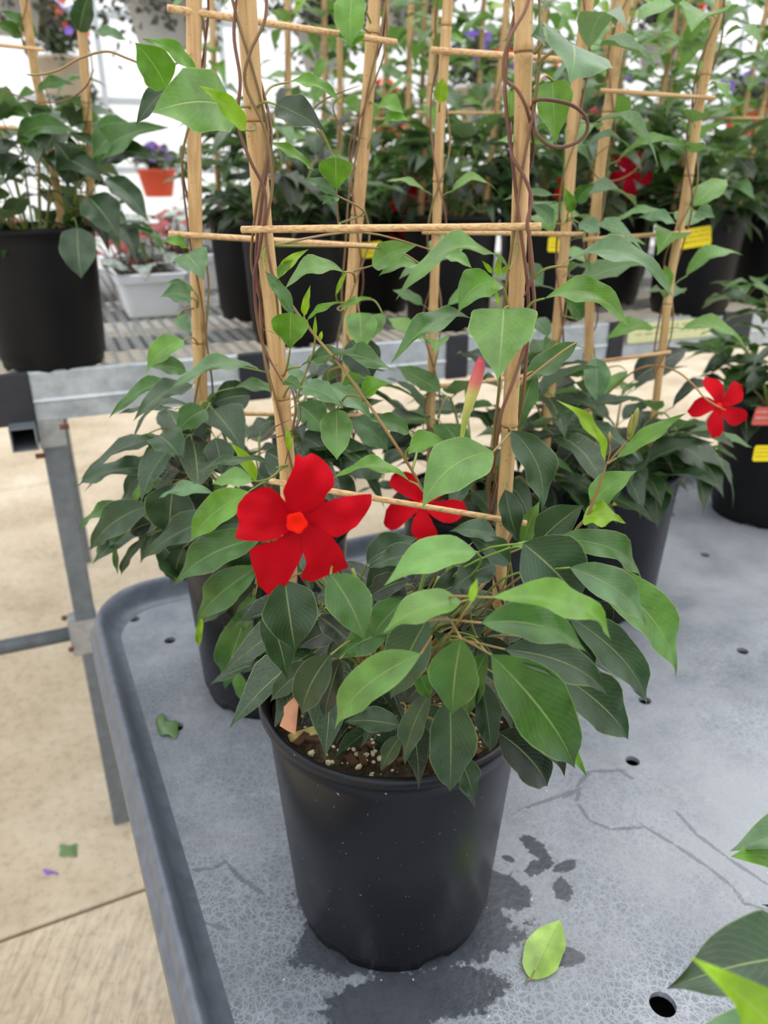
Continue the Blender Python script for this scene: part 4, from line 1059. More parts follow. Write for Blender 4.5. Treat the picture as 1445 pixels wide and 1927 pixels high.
for i_ in range(3):
    for k_ in range(20): fnf.append((i_ * 20 + k_, i_ * 20 + (k_ + 1) % 20, i_ * 20 + 20 + (k_ + 1) % 20, i_ * 20 + 20 + k_))
fnf.append(tuple(range(60, 80)))
mesh('throat', fnv, fnf, M['throat'], fl)

# ---------------------------------------------------------------- plant 2, behind left on the tray
P2 = onz(490, 1262, ZT); P2 = V((P2.x, P2.y, ZT)); P2.y = .985; P2.x = -.170
p2 = thing('potted_mandevilla', 'potted mandevilla behind left of the red-flowered one, leaves overhanging the tray edge', 'potted plant', P2)
pot(p2, P2, 1, 'pot', 72); soil_disc(p2, P2 + EZ * (PH - .03), RIM - .0115, 6, 32)
C3 = cpx(p2, [(362, -110, .90), (365, 0, .90), (366, 200, .905), (370, 450, .915), (375, 640, .92), (379, 820, .925), (385, 1080, .94)], .0078, [-40, 645])
C4 = cpx(p2, [(714, -110, 1.0), (705, 0, 1.0), (688, 260, 1.0), (672, 430, 1.0), (655, 640, .995), (648, 850, .995), (640, 1060, .99)], .0074, [405, 60, 760])
rung(p2, at(315, 15, .885), at(746, 80, .985), .0034); rung(p2, at(317, 440, .895), at(742, 466, .98), .0032); rung(p2, at(385, 777, .90), at(700, 782, .97), .0028)
for a_ in ((C3, 1.15, 1.85, .011, 2.6, .4, .0018, 'vine', 1), (C3, 1.12, 1.85, .0115, 1.8, 3.3, .0018, 'vine_red', -1), (C4, 1.15, 1.85, .011, 2.8, 1.2, .0018, 'vine_red', -1), (C4, 1.1, 1.85, .0115, 1.6, 4.2, .0019, 'vine', 1), (C4, 1.3, 1.85, .0135, 2.2, 2.2, .0016, 'vine', 1)):
    twine(p2, a_[0], a_[1], a_[2], a_[3], a_[4], a_[5], a_[6], M[a_[7]], a_[8], n=60)
vpx(p2, [(50, 140, .86), (70, 141, .86), (110, 132, .86), (150, 110, .865), (200, 97, .87), (240, 110, .875), (290, 128, .88), (330, 120, .885), (362, 100, .892)], .0017, 'stem', 'vine')
vpx(p2, [(0, 165, 1.2), (60, 190, 1.19), (120, 190, 1.18), (160, 165, 1.17), (178, 128, 1.16)], .0015, 'vine_red', 'vine')
vpx(p2, [(640, 300, .985), (600, 250, .975), (585, 215, .97), (615, 185, .97), (680, 160, .985)], .0016, 'vine', 'vine')
vpx(p2, [(690, 262, .985), (650, 250, .975), (630, 215, .97), (628, 195, .97), (645, 180, .97)], .0014, 'vine', 'vine')
vpx(p2, [(660, 330, .985), (630, 300, .975), (600, 240, .97), (540, 215, .95), (510, 200, .93)], .0013, 'stem', 'vine')
def p2leaf(x, y, tx, ty, w, roll, c, Yb=.85, Yt=.80, att='auto', **k):
    if att == 'auto': att = near_cane(x, y, (C3, C4), Yb)
    elif att is not None: att = at(*att)
    return tleaf(p2, x, y, tx, ty, w, roll, c, Yb, Yt, att=att, **k)
p2leaf(350, 478, 384, 528, 62, 15, 'p', .89, .87, prof='heart')
p2leaf(360, 560, 300, 560, 40, 25, 'p', .89, .86, prof='ovate', wave=.08, arch=.2)
p2leaf(365, 548, 302, 534, 16, 30, 'p', .90, .88, prof='narrow', arch=.2)
p2leaf(335, 595, 358, 632, 30, 15, 'p', .89, .88, prof='heart')
p2leaf(352, 465, 305, 455, 20, 30, 'b', .90, .88, prof='ovate', arch=.2)
p2leaf(346, 640, 275, 702, 42, 30, 'b', .87, .84, prof='ovate', arch=.22)
p2leaf(485, 694, 318, 735, 28, 50, 'p', .86, .80, prof='narrow', arch=.16)
p2leaf(348, 722, 204, 788, 28, 35, 'm', .86, .78, prof='narrow', arch=.15)
p2leaf(362, 724, 250, 794, 40, 30, 'g', .84, .76, prof='ovate', arch=.15)
p2leaf(350, 700, 280, 690, 34, 30, 'm', .89, .88, prof='ovate', arch=.1)
p2leaf(328, 770, 222, 780, 12, 50, 'd', .87, .84, prof='narrow', arch=.08)
p2leaf(388, 770, 330, 818, 50, 20, 'm', .85, .82, prof='ovate', arch=.14)
p2leaf(300, 820, 347, 872, 62, 20, 'g', .82, .79, prof='heart', arch=.12)
p2leaf(405, 824, 420, 896, 52, 10, 'd', .83, .81, prof='ovate')
p2leaf(470, 745, 400, 760, 60, 10, 'd', .93, .92, prof='round')
p2leaf(400, 740, 440, 820, 60, 10, 'd', .93, .92, prof='round')
p2leaf(390, 780, 345, 850, 60, 10, 'd', .90, .89, prof='round')
p2leaf(280, 815, 280, 840, 30, 10, 'm', .86, .85, prof='ovate')
p2leaf(500, 700, 590, 740, 34, 40, 'p', .90, .86, prof='narrow', arch=.15)
p2leaf(440, 730, 540, 752, 22, 40, 'm', .88, .86, prof='narrow', arch=.15)
p2leaf(676, 588, 680, 668, 58, 8, 'u', .90, .88, prof='heart', arch=.05, att=(665, 560, .97))
p2leaf(660, 640, 700, 715, 72, 8, 'd', .93, .92, prof='round')
p2leaf(720, 590, 700, 640, 30, 20, 'u', .93, .92)
p2leaf(632, 555, 655, 505, 9, 0, 'y', .92, .92, prof='narrow'); p2leaf(640, 585, 700, 560, 12, 30, 'b', .92, .91, prof='narrow')
p2leaf(660, 60, 662, 90, 66, 5, 'b', .95, .94, prof='round'); p2leaf(663, -10, 660, 88, 60, 10, 'b', .95, .93, prof='round')
p2leaf(710, 200, 760, 215, 30, 40, 'b', .98, .96, prof='narrow', arch=.2); p2leaf(720, 235, 770, 228, 22, 40, 'b', .98, .96, prof='narrow', arch=.2)
def dome2(x, y, k):
    q = 1 - ((x - 430) / 330) ** 2 - ((y - 1000) / 340) ** 2
    return .985 - .22 * math.sqrt(max(q, 0.0)) + k
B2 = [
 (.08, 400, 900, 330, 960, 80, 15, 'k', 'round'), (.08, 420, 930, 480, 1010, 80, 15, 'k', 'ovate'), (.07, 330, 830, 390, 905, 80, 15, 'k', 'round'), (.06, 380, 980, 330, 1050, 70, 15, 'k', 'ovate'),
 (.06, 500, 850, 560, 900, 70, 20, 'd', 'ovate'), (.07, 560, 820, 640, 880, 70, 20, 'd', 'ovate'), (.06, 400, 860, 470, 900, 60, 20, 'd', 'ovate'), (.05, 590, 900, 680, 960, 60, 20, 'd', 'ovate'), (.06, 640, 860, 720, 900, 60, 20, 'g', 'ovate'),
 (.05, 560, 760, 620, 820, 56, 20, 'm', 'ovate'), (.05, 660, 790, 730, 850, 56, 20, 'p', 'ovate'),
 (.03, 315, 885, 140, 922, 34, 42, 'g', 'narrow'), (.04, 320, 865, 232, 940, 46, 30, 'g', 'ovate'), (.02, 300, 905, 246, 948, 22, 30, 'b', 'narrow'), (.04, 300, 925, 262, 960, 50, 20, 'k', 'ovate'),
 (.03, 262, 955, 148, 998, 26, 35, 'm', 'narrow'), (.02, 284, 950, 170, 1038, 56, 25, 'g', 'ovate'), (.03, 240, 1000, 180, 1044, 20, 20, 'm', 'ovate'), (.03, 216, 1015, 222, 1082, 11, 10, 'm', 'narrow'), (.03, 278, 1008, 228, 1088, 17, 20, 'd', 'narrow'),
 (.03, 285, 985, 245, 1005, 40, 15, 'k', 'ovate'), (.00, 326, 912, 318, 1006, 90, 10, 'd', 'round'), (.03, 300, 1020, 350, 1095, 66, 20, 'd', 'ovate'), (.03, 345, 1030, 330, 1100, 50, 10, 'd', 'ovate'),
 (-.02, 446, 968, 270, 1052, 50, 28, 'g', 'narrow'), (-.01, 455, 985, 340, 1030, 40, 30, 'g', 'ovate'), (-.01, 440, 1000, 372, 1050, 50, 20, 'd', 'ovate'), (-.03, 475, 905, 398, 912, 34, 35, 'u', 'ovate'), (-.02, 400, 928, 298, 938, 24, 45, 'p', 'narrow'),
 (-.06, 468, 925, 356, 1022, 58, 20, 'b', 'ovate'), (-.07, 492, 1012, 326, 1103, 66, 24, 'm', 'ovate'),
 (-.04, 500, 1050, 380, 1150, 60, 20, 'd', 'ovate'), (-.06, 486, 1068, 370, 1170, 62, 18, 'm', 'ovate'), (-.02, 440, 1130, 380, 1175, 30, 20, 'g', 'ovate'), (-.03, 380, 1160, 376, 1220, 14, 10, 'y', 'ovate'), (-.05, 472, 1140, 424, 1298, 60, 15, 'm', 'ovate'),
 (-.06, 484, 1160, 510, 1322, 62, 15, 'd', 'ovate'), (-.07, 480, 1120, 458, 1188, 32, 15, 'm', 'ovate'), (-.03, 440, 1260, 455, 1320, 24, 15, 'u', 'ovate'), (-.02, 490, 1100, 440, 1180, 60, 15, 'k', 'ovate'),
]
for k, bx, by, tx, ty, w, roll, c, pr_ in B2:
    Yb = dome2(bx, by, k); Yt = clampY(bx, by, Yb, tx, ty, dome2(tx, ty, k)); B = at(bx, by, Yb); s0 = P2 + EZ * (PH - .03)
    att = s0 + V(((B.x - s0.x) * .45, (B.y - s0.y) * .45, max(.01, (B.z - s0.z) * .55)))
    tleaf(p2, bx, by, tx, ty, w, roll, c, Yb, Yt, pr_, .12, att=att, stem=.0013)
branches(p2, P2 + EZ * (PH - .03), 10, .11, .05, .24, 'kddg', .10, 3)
random.seed(23)
# ---------------------------------------------------------------- plant 3, centre back of the tray, and its red flower
P3 = V((.145, 1.08, ZT))
p3 = thing('potted_mandevilla', 'potted mandevilla with a half-hidden red flower, directly behind the nearest plant on the tray', 'potted plant', P3)
pot(p3, P3, 1, 'pot', 56); soil_disc(p3, P3 + EZ * (PH - .03), RIM - .0115, 6, 32)
C5 = cpx(p3, [(855, -110, 1.06), (845, 0, 1.06), (828, 250, 1.06), (820, 440, 1.06), (812, 620, 1.06), (810, 805, 1.06), (812, 930, 1.06)], .0060, [47, 340, 585])
C6 = cpx(p3, [(1122, -110, 1.12), (1108, 0, 1.12), (1080, 200, 1.12), (1070, 360, 1.12), (1055, 520, 1.12), (1035, 740, 1.12), (1022, 900, 1.11)], .0074, [130, 500])
rung(p3, at(812, 94, 1.045), at(1135, 118, 1.105), .0036); rung(p3, at(795, 436, 1.045), at(1100, 441, 1.105), .0032); rung(p3, at(790, 731, 1.045), at(1060, 700, 1.105), .0032)
for C in (C5, C6):
    for mt, sg in (('vine', 1), ('vine_red', -1)): twine(p3, C, 1.2, 1.95, .0108, random.uniform(2.2, 3.4), random.uniform(0, 6), .0019, M[mt], sg, n=50)
branches(p3, P3 + EZ * (PH - .03), 6, .10, .03, .09, 'kddg', .09, 2)
branches(p3, P3 + EZ * (PH - .03), 10, .12, .08, .23, 'kddgm', .10, 3)
climb(p3, C5, 1.3, 1.55, 4, 'mbu', .075); climb(p3, C6, 1.28, 1.80, 11, 'mubp', .09)
flower(p3, at(796, 950, .86), V((-.1, -.85, .5)), .052, 'petal', rot=.3)
for q in [(1120, 674, 1122, 756, 48, 5, 'p', 'round'), (1095, 600, 1060, 560, 30, 10, 'm', 'ovate'), (1085, 380, 1120, 345, 30, 10, 'm', 'ovate'), (1075, 400, 1060, 350, 22, 10, 'b', 'ovate'), (1090, 420, 1130, 440, 30, 30, 'p', 'ovate'), (1040, 420, 995, 385, 28, 15, 'p', 'ovate')]:
    tleaf(p3, *q[:6], q[6], 1.04, 1.02, q[7], .08, att=near_cane(q[0], q[1], (C5, C6), 1.04))
# ---------------------------------------------------------------- plant 4, right back of the tray
P4 = V((.385, 1.236, ZT))
p4 = thing('potted_mandevilla', 'potted mandevilla with yellow tag and long arching flower stalk, back right of the tray', 'potted plant', P4)
pot(p4, P4, 1, 'pot', 56); soil_disc(p4, P4 + EZ * (PH - .03), RIM - .0115, 6, 32)
C7 = cpx(p4, [(1195, -110, 1.26), (1177, 0, 1.26), (1153, 160, 1.26), (1133, 300, 1.26), (1112, 500, 1.26), (1105, 700, 1.26), (1102, 860, 1.25)], .0078, [210, 420])
C8 = cpx(p4, [(1370, -110, 1.22), (1352, 20, 1.22), (1317, 207, 1.22), (1290, 380, 1.22), (1262, 520, 1.22), (1240, 690, 1.22), (1222, 850, 1.22)], .0063, [140, 330, 570])
rung(p4, at(1130, 170, 1.205), at(1345, 185, 1.205), .0030); rung(p4, at(1097, 451, 1.205), at(1300, 437, 1.205), .0032); rung(p4, at(1130, 680, 1.205), at(1262, 662, 1.205), .0030)
for C in (C7, C8):
    for mt, sg in (('vine', 1), ('vine_red', -1)): twine(p4, C, 1.25, 2.0, .0110, random.uniform(2.2, 3.4), random.uniform(0, 6), .0018, M[mt], sg, n=50)
vpx(p4, [(1152, 270, 1.24), (1125, 290, 1.235), (1114, 315, 1.235), (1130, 338, 1.235), (1165, 338, 1.235), (1200, 315, 1.235), (1215, 280, 1.24)], .0016, 'vine', 'vine')
branches(p4, P4 + EZ * (PH - .03), 8, .11, .03, .09, 'kddg', .10, 2)
branches(p4, P4 + EZ * (PH - .03), 9, .125, .05, .19, 'kddggm', .10, 3)
climb(p4, C7, 1.40, 1.82, 9, 'mubbp', .09); climb(p4, C8, 1.30, 1.84, 11, 'mubbp', .09)
stalk = [(1100, 780, 1.15), (1135, 750, 1.12), (1165, 720, 1.10), (1200, 695, 1.08), (1235, 688, 1.07), (1275, 700, 1.02), (1305, 725, .99), (1325, 748, .97)]
vpx(p4, stalk + [(1345, 762, .955), (1366, 772, .95)], .0019, 'stem_brown', 'stem')
flower(p4, at(1352, 764, .985), V((.1, -.9, .35)), .041, 'petal', rot=1.15, width=.66)
rt = at(1150, 935, 1.12); price_tag(p4, rt, (1, .1, 0), (0, -.1, 1), .03, .03)
for q in [(1180, 700, 1122, 755, 24, 20, 'u', 'ovate'), (1250, 505, 1262, 545, 22, 10, 'b', 'ovate'), (1310, 400, 1345, 410, 30, 25, 'p', 'heart'), (1270, 420, 1200, 410, 22, 35, 'p', 'narrow')]:
    tleaf(p4, *q[:6], q[6], 1.17, 1.15, q[7], .08, att=near_cane(q[0], q[1], (C7, C8), 1.17))
# ---------------------------------------------------------------- plant 5, right edge of the tray
p5, _ = plant('leafy black pot with yellow label and coral tag at far right of tray', .86, 1.62, ZT, 12, 'ddgmm', .095, None, rmax=.15, hm=(.06, .26), npair=4)
price_tag(p5, at(1437, 853, 1.475), (1, .02, 0), (0, 0, 1), .042, .034)
price_tag(p5, at(1441, 783, 1.475), (1, .02, 0), (0, -.2, 1), .05, .04, 'redtag', 'plant_tag')
# ---------------------------------------------------------------- near plant at lower right corner (leaves only reach into view)
P6 = V((.455, .30, ZT))
p6 = thing('potted_mandevilla', 'out-of-focus plant whose leaf tips enter at the bottom right corner of the tray', 'potted plant', P6)
pot(p6, P6, 1, 'pot', 56); soil_disc(p6, P6 + EZ * (PH - .03), RIM - .0115, 6, 32)
s6 = P6 + EZ * (PH - .03)
for (bx, by, tx, ty, w, roll, c, Yb, Yt, ax_) in ((1560, 1800, 1252, 1862, 150, 10, 'g', .30, .27, .06), (1560, 2060, 1296, 1798, 120, 15, 'y', .22, .21, .05), (1560, 1990, 1270, 1960, 120, 15, 'p', .25, .24, .08),
                                         (1560, 1560, 1372, 1602, 80, 20, 'p', .40, .38, .12), (1540, 1640, 1375, 1612, 80, 20, 'b', .39, .37, .0), (1560, 1760, 1432, 1702, 60, 20, 'g', .36, .35, .1), (1620, 1840, 1420, 1990, 140, 15, 'g', .27, .26, .1)):
    tleaf(p6, bx, by, tx, ty, w, roll, c, Yb, Yt, 'ovate', ax_, att=s6 + V((0, 0, .10)), stem=.0015)
tube('stem', smooth_path([s6 + V((0, 0, -.02)), s6 + V((.004, 0, .06)), s6 + V((0, 0, .13))], 5), .003, M['stem'], p6, 6)

# ---------------------------------------------------------------- potted plants on the bench
bl = [  # label, X, Y, canes, extra
 ('mandevilla at bench left end, one broad leaf hanging over its pot', -.690, 1.605),
 ('large black pot with dense foliage on bench, behind nearest plant\'s left cane', -.205, 1.845),
 ('narrow-looking black pot tucked behind another one beside the white planters', -.345, 2.17),
 ('bench mandevilla with a dark crimson flower pair, behind the middle canes', -.035, 2.28),
 ('black pot standing at the bench rail just right of the crimson flowers', .165, 2.03),
 ('black pot with tiny yellow tag on bench, behind nearest plant\'s right cane', .435, 2.14),
 ('bench mandevilla with pink bud and crimson bloom, between the right-hand canes', .665, 2.42),
 ('wide black pot with tilted yellow tag above the pale shelf label', .862, 2.235),
 ('black pot at the right end of the bench, cut by the photo edge', 1.17, 2.42),
]
c_ = lambda dx, dy=0, l=.09, lean=.05: [(-l, -l + lean + dx, 0, dy), (l, l + lean + dx, .02, dy)]
bc = [None, None, c_(.0), c_(-.02), c_(.02, l=.08), c_(.03), c_(.02), c_(.06), c_(.05)]
BP = []
for i, ((lb, X, Y), cc_) in enumerate(zip(bl, bc)):
    random.seed(40 + i)
    r_, Q_ = plant(lb, X, Y, ZB, [12, 12, 10, 11, 11, 11, 12, 13, 11][i], 'kddgm' if i else 'ddgm', .105, cc_, 'mandevillas in black pots on the bench', vcols='mbbbup', vn=[4, 0, 8, 10, 11, 14, 18, 18, 16][i],
                   rmax=[.15, .12, .12, .13, .12, .13, .14, .15, .13][i], hm=(.03, [.28, .26, .26, .26, .26, .28, .3, .3, .28][i]), far=i in (2, 3, 8), climbz=(.05, .52))
    BP.append(r_)
LA = cpx(BP[0], [(28, -110, 1.52), (50, 20, 1.53), (68, 140, 1.55), (85, 215, 1.57), (118, 430, 1.60), (122, 500, 1.60)], .0075)
LB = cpx(BP[0], [(148, -110, 1.56), (152, 40, 1.57), (162, 190, 1.58), (172, 300, 1.60), (168, 440, 1.61), (167, 500, 1.61)], .0080, [192])
rung(BP[0], at(-60, 78, 1.515), at(82, 94, 1.52), .003); rung(BP[0], at(-60, 232, 1.545), at(190, 260, 1.57), .003)
for C in (LA, LB): twine(BP[0], C, 1.46, 2.0, .0108, 2.5, random.uniform(0, 6), .0018, M['vine'], n=40)
for q in [(150, 60, 172, -20, 40, 5, 'g', 'round'), (70, 70, 0, 20, 26, 30, 'm', 'ovate'), (40, 70, -10, 45, 26, 20, 'm', 'ovate'), (180, 60, 240, 78, 20, 30, 'p', 'ovate'), (70, 170, 140, 160, 22, 30, 'm', 'ovate')]:
    tleaf(BP[0], *q[:6], q[6], 1.55, 1.52, q[7], .08, att=near_cane(q[0], q[1], (LA, LB), 1.55))
tleaf(BP[0], 145, 428, 153, 524, 64, 5, 'g', 1.43, 1.40, 'round', .05, att=at(135, 415, 1.50))
for q in [(250, 235, 172, 300, 60, 25, 'm'), (172, 320, 320, 240, 46, 40, 'm'), (188, 305, 300, 300, 44, 35, 'd'), (30, 270, 150, 250, 40, 35, 'm'), (150, 340, 100, 262, 70, 15, 'd'), (90, 290, 200, 345, 50, 30, 'd'), (200, 335, 280, 420, 44, 25, 'g'), (165, 370, 225, 450, 70, 15, 'g'), (0, 215, 60, 222, 34, 30, 'm')]:
    tleaf(BP[0], *q[:6], q[6], 1.47, 1.44, 'ovate', .14, att=at(140, 410, 1.58))
flower(BP[3], at(772, 372, 2.13), V((-.3, -.8, .2)), .058, 'petal_dark', rot=.3, curl=.3); flower(BP[3], at(765, 450, 2.12), V((-.1, -.7, -.5)), .05, 'petal_dark', rot=.9, curl=.35)
pk = [at(*q) for q in ((790, 378, 2.12), (765, 375, 2.1), (738, 382, 2.08))]; tube('flower_bud', smooth_path(pk, 3), [.008, .012, .014, .015, .013, .009, .003], M['petal_pink'], BP[3], 8)
flower(BP[6], at(1185, 328, 2.2), V((-.1, -.9, .2)), .06, 'petal_dark', rot=.2, curl=.3)
pk = [at(*q) for q in ((1170, 222, 2.2), (1145, 210, 2.19), (1108, 210, 2.18))]; tube('flower_bud', smooth_path(pk, 3), [.008, .012, .015, .016, .014, .010, .003], M['petal_pink'], BP[6], 8)
flower(BP[7], at(1062, 355, 2.1), V((.5, -.7, .2)), .04, 'petal', rot=.2, curl=.3)
price_tag(BP[7], at(1308, 447, 2.10), V((1, 0, .16)), V((-.16, 0, 1)), .082, .048)
price_tag(BP[5], at(1050, 460, 2.0), V((1, 0, 0)), V((0, 0, 1)), .05, .035)
price_tag(BP[4], at(700, 470, 1.9), V((1, 0, .1)), V((-.1, 0, 1)), .05, .035)
# second row further back
random.seed(77)
row2 = [(-.10, 2.62, 'left end of the rear row'), (.20, 2.75, 'second along the rear row'), (.52, 2.85, 'third along the rear row, near the middle'), (.84, 2.92, 'fourth along the rear row'), (1.15, 3.02, 'fifth along the rear row'), (1.45, 3.1, 'right end of the rear row')]
for i, (X, Y, w) in enumerate(row2):
    random.seed(90 + i)
    plant('blurred mandevilla on the bench, ' + w, X, Y, ZB, 12, 'gmmmb', .14, c_(random.uniform(-.03, .05)), 'blurred mandevillas in the rear row', vn=20, rmax=.18, far=True, npair=3, climbz=(.05, .62), vcols='bbbym')
# loose vine leaves of the rear plants fill the top right
# ---------------------------------------------------------------- white planters with silver and red foliage
random.seed(3)
def planter(label, a, b, ln):
    c = bp(a, b, ZB); root = thing('window_box_planter', label, 'planter', c, 'white window boxes with silvery red foliage')
    prof = [(.070, 0, .0), (.072, .008, 0), (.086, .090, 0), (.094, .092, 0), (.096, .112, 0), (.090, .115, 0), (.084, .110, 0), (.080, .08, 0)]
    vs, fs = [], []
    for w, z, _ in prof:
        hw = w; hl_ = ln / 2 + (w - .07)
        for sx, sy in ((1, 1), (-1, 1), (-1, -1), (1, -1)):
            for k in range(4):
                an = math.radians({(1, 1): 0, (-1, 1): 90, (-1, -1): 180, (1, -1): 270}[(sx, sy)] + 30 * k); cr = .015
                vs.append(c + BX * (sx * (hw - cr) + cr * math.cos(an)) + BY * (sy * (hl_ - cr) + cr * math.sin(an)) + EZ * z)
    k = 16
    for i in range(len(prof) - 1):
        for j in range(k): fs.append((i * k + j, i * k + (j + 1) % k, (i + 1) * k + (j + 1) % k, (i + 1) * k + j))
    fs.append(tuple(range(k))[::-1])
    mesh('box', vs, fs, M['white'], root, smooth=False)
    bev_box('soil', c + EZ * .088, BX * .078, BY * (ln / 2), EZ * .01, 0, M['soil'], root)
    for i in range(75):
        q = c + BX * random.uniform(-.075, .075) + BY * random.uniform(-ln / 2, ln / 2) + EZ * .095
        h = random.uniform(.03, .15); e = q + V((random.uniform(-.05, .05), random.uniform(-.05, .05), h))
        b_ = random.uniform(0, 6.28); d = V((math.cos(b_), math.sin(b_), random.uniform(-.6, .1))).normalized(); s = random.uniform(.05, .08)
        v, f, u = leaf_vf(s, s * .85, 'heart', .1, .1, .2, .05, 0, 5, 4, i)
        n = V((d.x * .4, d.y * .4 - .3, 1)); n = (n - d * n.dot(d)).normalized(); x = d.cross(n)
        lv = [e + x * w.x + d * w.y + n * w.z for w in v]
        pv, pf = tube_vf([q, q.lerp(e, .6), e + d * .004], .0016, 4); o_n = len(lv)
        mesh('leaf', lv + pv, f + [tuple(t + o_n for t in g) for g in pf], M['silver' if random.random() < .6 else 'redleaf'], root, u + [(.5, .1)] * len(pv))
pa = (onz(300, 602, ZB) - B0); a0 = pa.dot(BX); b0 = pa.dot(BY)
planter('white window box with silvery red foliage, the one nearest the leftmost cane', a0 + .0, b0 + .32, .52)
planter('white window box with silvery red foliage, between the left pot and the other box', a0 - .215, b0 + .50, .52)
planter('white window box with dark red foliage, farthest back beside the black pots', a0 + .215, b0 + .75, .45)

# ---------------------------------------------------------------- hanging baskets and the pipes that carry them
def basket(label, px_, py_, Yd, rad, hgt, mat, fol='smallleaf', flw=(), folr=1.0, nleaf=500, drop=.25, up=.18, zp=3.1):
    Yr = min((3.8, 4.6, 5.4), key=lambda q: abs(q - Yd)); rad *= Yr / Yd; hgt *= Yr / Yd; Yd = Yr
    c = at(px_, py_, Yd)      # centre of the pot rim
    root = thing('hanging_basket', label, 'hanging basket', c)
    v, f = lathe_vf(c, [(0, -hgt), (rad * .68, -hgt), (rad * .72, -hgt + .008), (rad * .97, -.02), (rad * 1.04, -.018), (rad * 1.04, 0), (rad * .97, 0), (rad * .9, -.03), (0, -.03)], 28)
    mesh('basket_pot', v, f, M[mat], root)
    for k in range(3):
        a = k * 2.094 + .4; tube('wire', [c + V((math.cos(a) * rad, math.sin(a) * rad, 0)), c + V((0, 0, .42))], .0016, M['steel'], root, 4)
    tube('hook', [c + V((0, 0, .41)), V((c.x, c.y, zp + .02))], .0018, M['steel'], root, 4)
    vs, fs = [], []
    def lf(q, s):
        d = V((random.uniform(-1, 1), random.uniform(-1, 1), random.uniform(-1, .4))).normalized(); n = d.orthogonal().normalized(); x = d.cross(n)
        o_n = len(vs); vs.extend([q, q + d * s * .35 + x * s * .45 + n * s * .1, q + d * s * 1.1, q + d * s * .35 - x * s * .45 + n * s * .1]); fs.append((o_n, o_n + 1, o_n + 2, o_n + 3))
    ns_ = nleaf // 9
    for i in range(ns_):       # each strand rises from the soil and trails over the rim
        a = random.uniform(0, 6.28); ee = V((math.cos(a), math.sin(a), 0)); ro = rad * folr * random.uniform(.5, 1.45); top = up * random.uniform(.4, 1.15); dr = drop * random.uniform(.1, 1.1)
        for k in range(16):
            t = k / 15; q = c + ee * ro * (t ** .7) + V((0, 0, top * math.sin(min(1, t * 1.5) * math.pi * .62) - max(0, t - .45) * 1.8 * dr))
            q += V((random.uniform(-.02, .02), random.uniform(-.02, .02), random.uniform(-.015, .015))); lf(q, random.uniform(.022, .042))
    o = mesh('foliage', vs, fs, M[fol], root, smooth=False); o['kind'] = 'stuff'
    for m_, nf in flw:
        for i in range(nf):
            a = random.uniform(0, 6.28); r = rad * folr * random.uniform(.1, 1.3); q = c + V((r * math.cos(a), r * math.sin(a), up * random.uniform(.5, 1.25) * (1.05 - .5 * (r / rad / folr / 1.3) ** 2))); s = random.uniform(.024, .040)
            vs, fs = [q + V((0, 0, -.006))], []
            n = V((random.uniform(-.5, .5), -1, random.uniform(-.2, .8))).normalized(); x = n.orthogonal().normalized(); y = n.cross(x)
            for k in range(15):
                an = 2 * math.pi * k / 15; rr = s * (.62 + .38 * abs(math.cos(2.5 * an))); vs.append(q + x * rr * math.cos(an) + y * rr * math.sin(an) + n * .006)
            fs = [(0, 1 + k, 1 + (k + 1) % 15) for k in range(15)]
            mesh('blossom', vs, fs, M[m_], root, smooth=False)
    return c
bk_ = []
random.seed(31)
bk_.append(basket('hanging beige basket with orange and purple blossoms at upper left', 112, 108, 4.6, .125, .17, 'beige', 'smallleaf', (('orange', 16), ('purple', 12)), 1.0, 420, .12, .22))
bk_.append(basket('dark green hanging pot just below the beige orange-flowered basket', 138, 172, 5.4, .135, .16, 'dgreen', 'smallleaf', (('purple', 3),), 1.0, 260, .16, .12))
bk_.append(basket('grey-white hanging basket with dark trailing foliage at the top edge', 298, -10, 3.7, .135, .19, 'greyw', 'smalldark', (), 1.5, 900, .3, .2))
bk_.append(basket('terracotta-red hanging pot with lilac blossoms beside the leftmost canes', 294, 318, 5.6, .125, .17, 'redpot', 'smallleaf', (('purple', 14), ('orange', 3)), 1.1, 320, .05, .12))
bk_.append(basket('terracotta-red hanging pot behind the middle canes', 732, 212, 5.2, .115, .13, 'redpot', 'smallleaf', (('orange', 5),), 1.1, 320, .06, .14))
bk_.append(basket('beige hanging basket with lilac and orange blossoms in the centre distance', 905, 165, 4.4, .13, .16, 'beige', 'smallleaf', (('orange', 8), ('purple', 16)), 1.3, 600, .1, .2))
bk_.append(basket('grey-white hanging basket with dark foliage between the two central canes', 610, 60, 4.2, .13, .17, 'greyw', 'smalldark', (('orange', 8), ('purple', 8)), 1.7, 1000, .3, .3))
bk_.append(basket('terracotta-red hanging pot with lilac blossoms at upper right', 1408, 205, 4.9, .125, .16, 'redpot', 'smallleaf', (('purple', 14),), 1.2, 350, .1, .14))
bk_.append(basket('beige hanging basket with lilac blossoms and small leaves right of centre', 1100, 180, 4.8, .14, .17, 'beige', 'smallleaf', (('purple', 10), ('orange', 4)), 1.3, 500, .1, .2))
bk_.append(basket('grey-white hanging basket high up right of centre with dark foliage', 770, -20, 3.9, .13, .17, 'greyw', 'smalldark', (), 1.6, 900, .3, .2))
bk_.append(basket('small dark hanging basket at the far upper left corner', 10, -20, 3.6, .13, .15, 'greyw', 'smalldark', (), 1.4, 600, .3, .2))
bk_.append(basket('grey-white hanging basket at upper right above the wide pot', 1250, 60, 4.4, .13, .15, 'greyw', 'smalldark', (('orange', 4),), 1.2, 500, .1, .2))
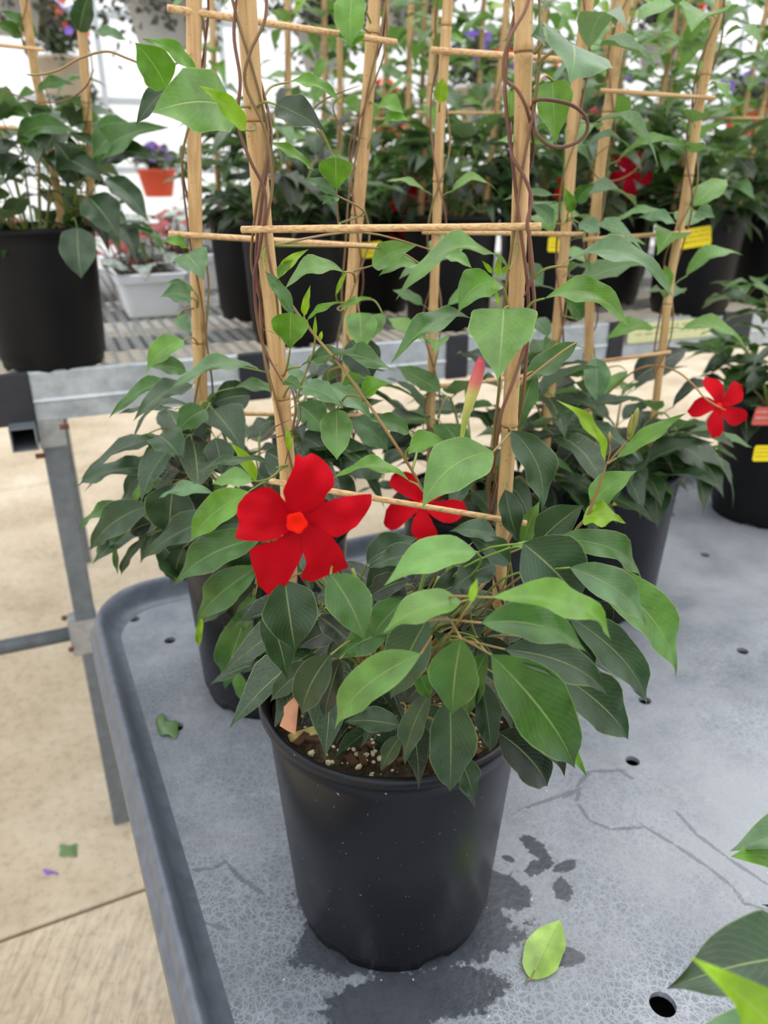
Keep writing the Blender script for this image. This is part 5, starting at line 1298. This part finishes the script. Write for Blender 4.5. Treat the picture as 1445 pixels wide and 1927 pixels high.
for Yy, w in ((3.8, 'nearest'), (4.6, 'middle'), (5.4, 'farthest')):
    rt_ = thing('basket_rail', 'overhead steel pipe on two posts carrying the %s row of hanging baskets' % w, 'pipe', (0, Yy, 0), 'overhead pipes for the baskets')
    tube('rail_pipe', [V((-4.2, Yy, 3.112)), V((4.2, Yy, 3.112))], .016, M['steel'], rt_, 10)
    for X_ in (-4.2, 4.2): tube('post', [V((X_, Yy, 0)), V((X_, Yy, 3.13))], .02, M['steel'], rt_, 10)

# ---------------------------------------------------------------- litter
random.seed(2)
def litter(label, pts, C, z, mat, cat='leaf', col=None, lift=.004, name='fallen_leaf'):
    P = [onz(x, y, z) for x, y in pts]; c = onz(*C, z) + EZ * lift
    S = smooth_path(P + [P[0]], 3)[:-1]; mid = [q.lerp(c, .5) + EZ * lift * .7 for q in S]
    for i, q in enumerate(S): q.z += .0008 + lift * .3 * (1 + math.sin(i * 1.1))
    n = len(S); vs = S + mid + [c]; fs = [(i, (i + 1) % n, n + (i + 1) % n, n + i) for i in range(n)] + [(n + i, n + (i + 1) % n, 2 * n) for i in range(n)]
    o = mesh(name, vs, fs, mat, None, [(.3, .5)] * len(vs)); 
    if col: o.color = col
    return tag(o, label, cat)
# the pale green leaf near the front pot
B_, T_ = onz(998, 1846, ZT), onz(1054, 1736, ZT)
d = (T_ - B_); Lg = d.length; d.normalize(); x = d.cross(EZ)
v, f, u = leaf_vf(Lg, .037, 'round', .03, -.03, .10, .01, 0, 16, 10, 1)
o = mesh('fallen_leaf', [B_ + EZ * .0025 + x * q.x + d * q.y + EZ * max(-.001, q.z) for q in v], f, M['leaf'], None, u); o.color = lin(160, 198, 92)
tag(o, 'fallen light green leaf lying flat on the grey tray right of the front pot', 'leaf')
tube('petiole', [B_ + EZ * .003 - d * .004 - x * .003, B_ + EZ * .003, B_ + d * .01 + EZ * .003], .0011, M['stem'], o, 5)
litter('crumpled dark green leaf covering a drain hole at the left of the tray', [(292, 1358), (307, 1345), (312, 1352), (311, 1362), (334, 1360), (333, 1390), (320, 1388), (300, 1384)], (312, 1372), ZT, M['leaf'], col=LC['m'], lift=.008)
litter('small square torn green leaf on the beige concrete floor', [(112, 1590), (128, 1592), (144, 1588), (145, 1600), (144, 1614), (128, 1612), (112, 1613), (113, 1600)], (128, 1601), 0, M['leaf'], col=LC['m'], lift=.006)
litter('tiny purple petal on the concrete floor below the torn leaf', [(80, 1638), (90, 1637), (100, 1642), (109, 1643), (110, 1648), (98, 1644), (88, 1648)], (92, 1642), 0, M['purple'], 'petal', lift=.005, name='fallen_petal')
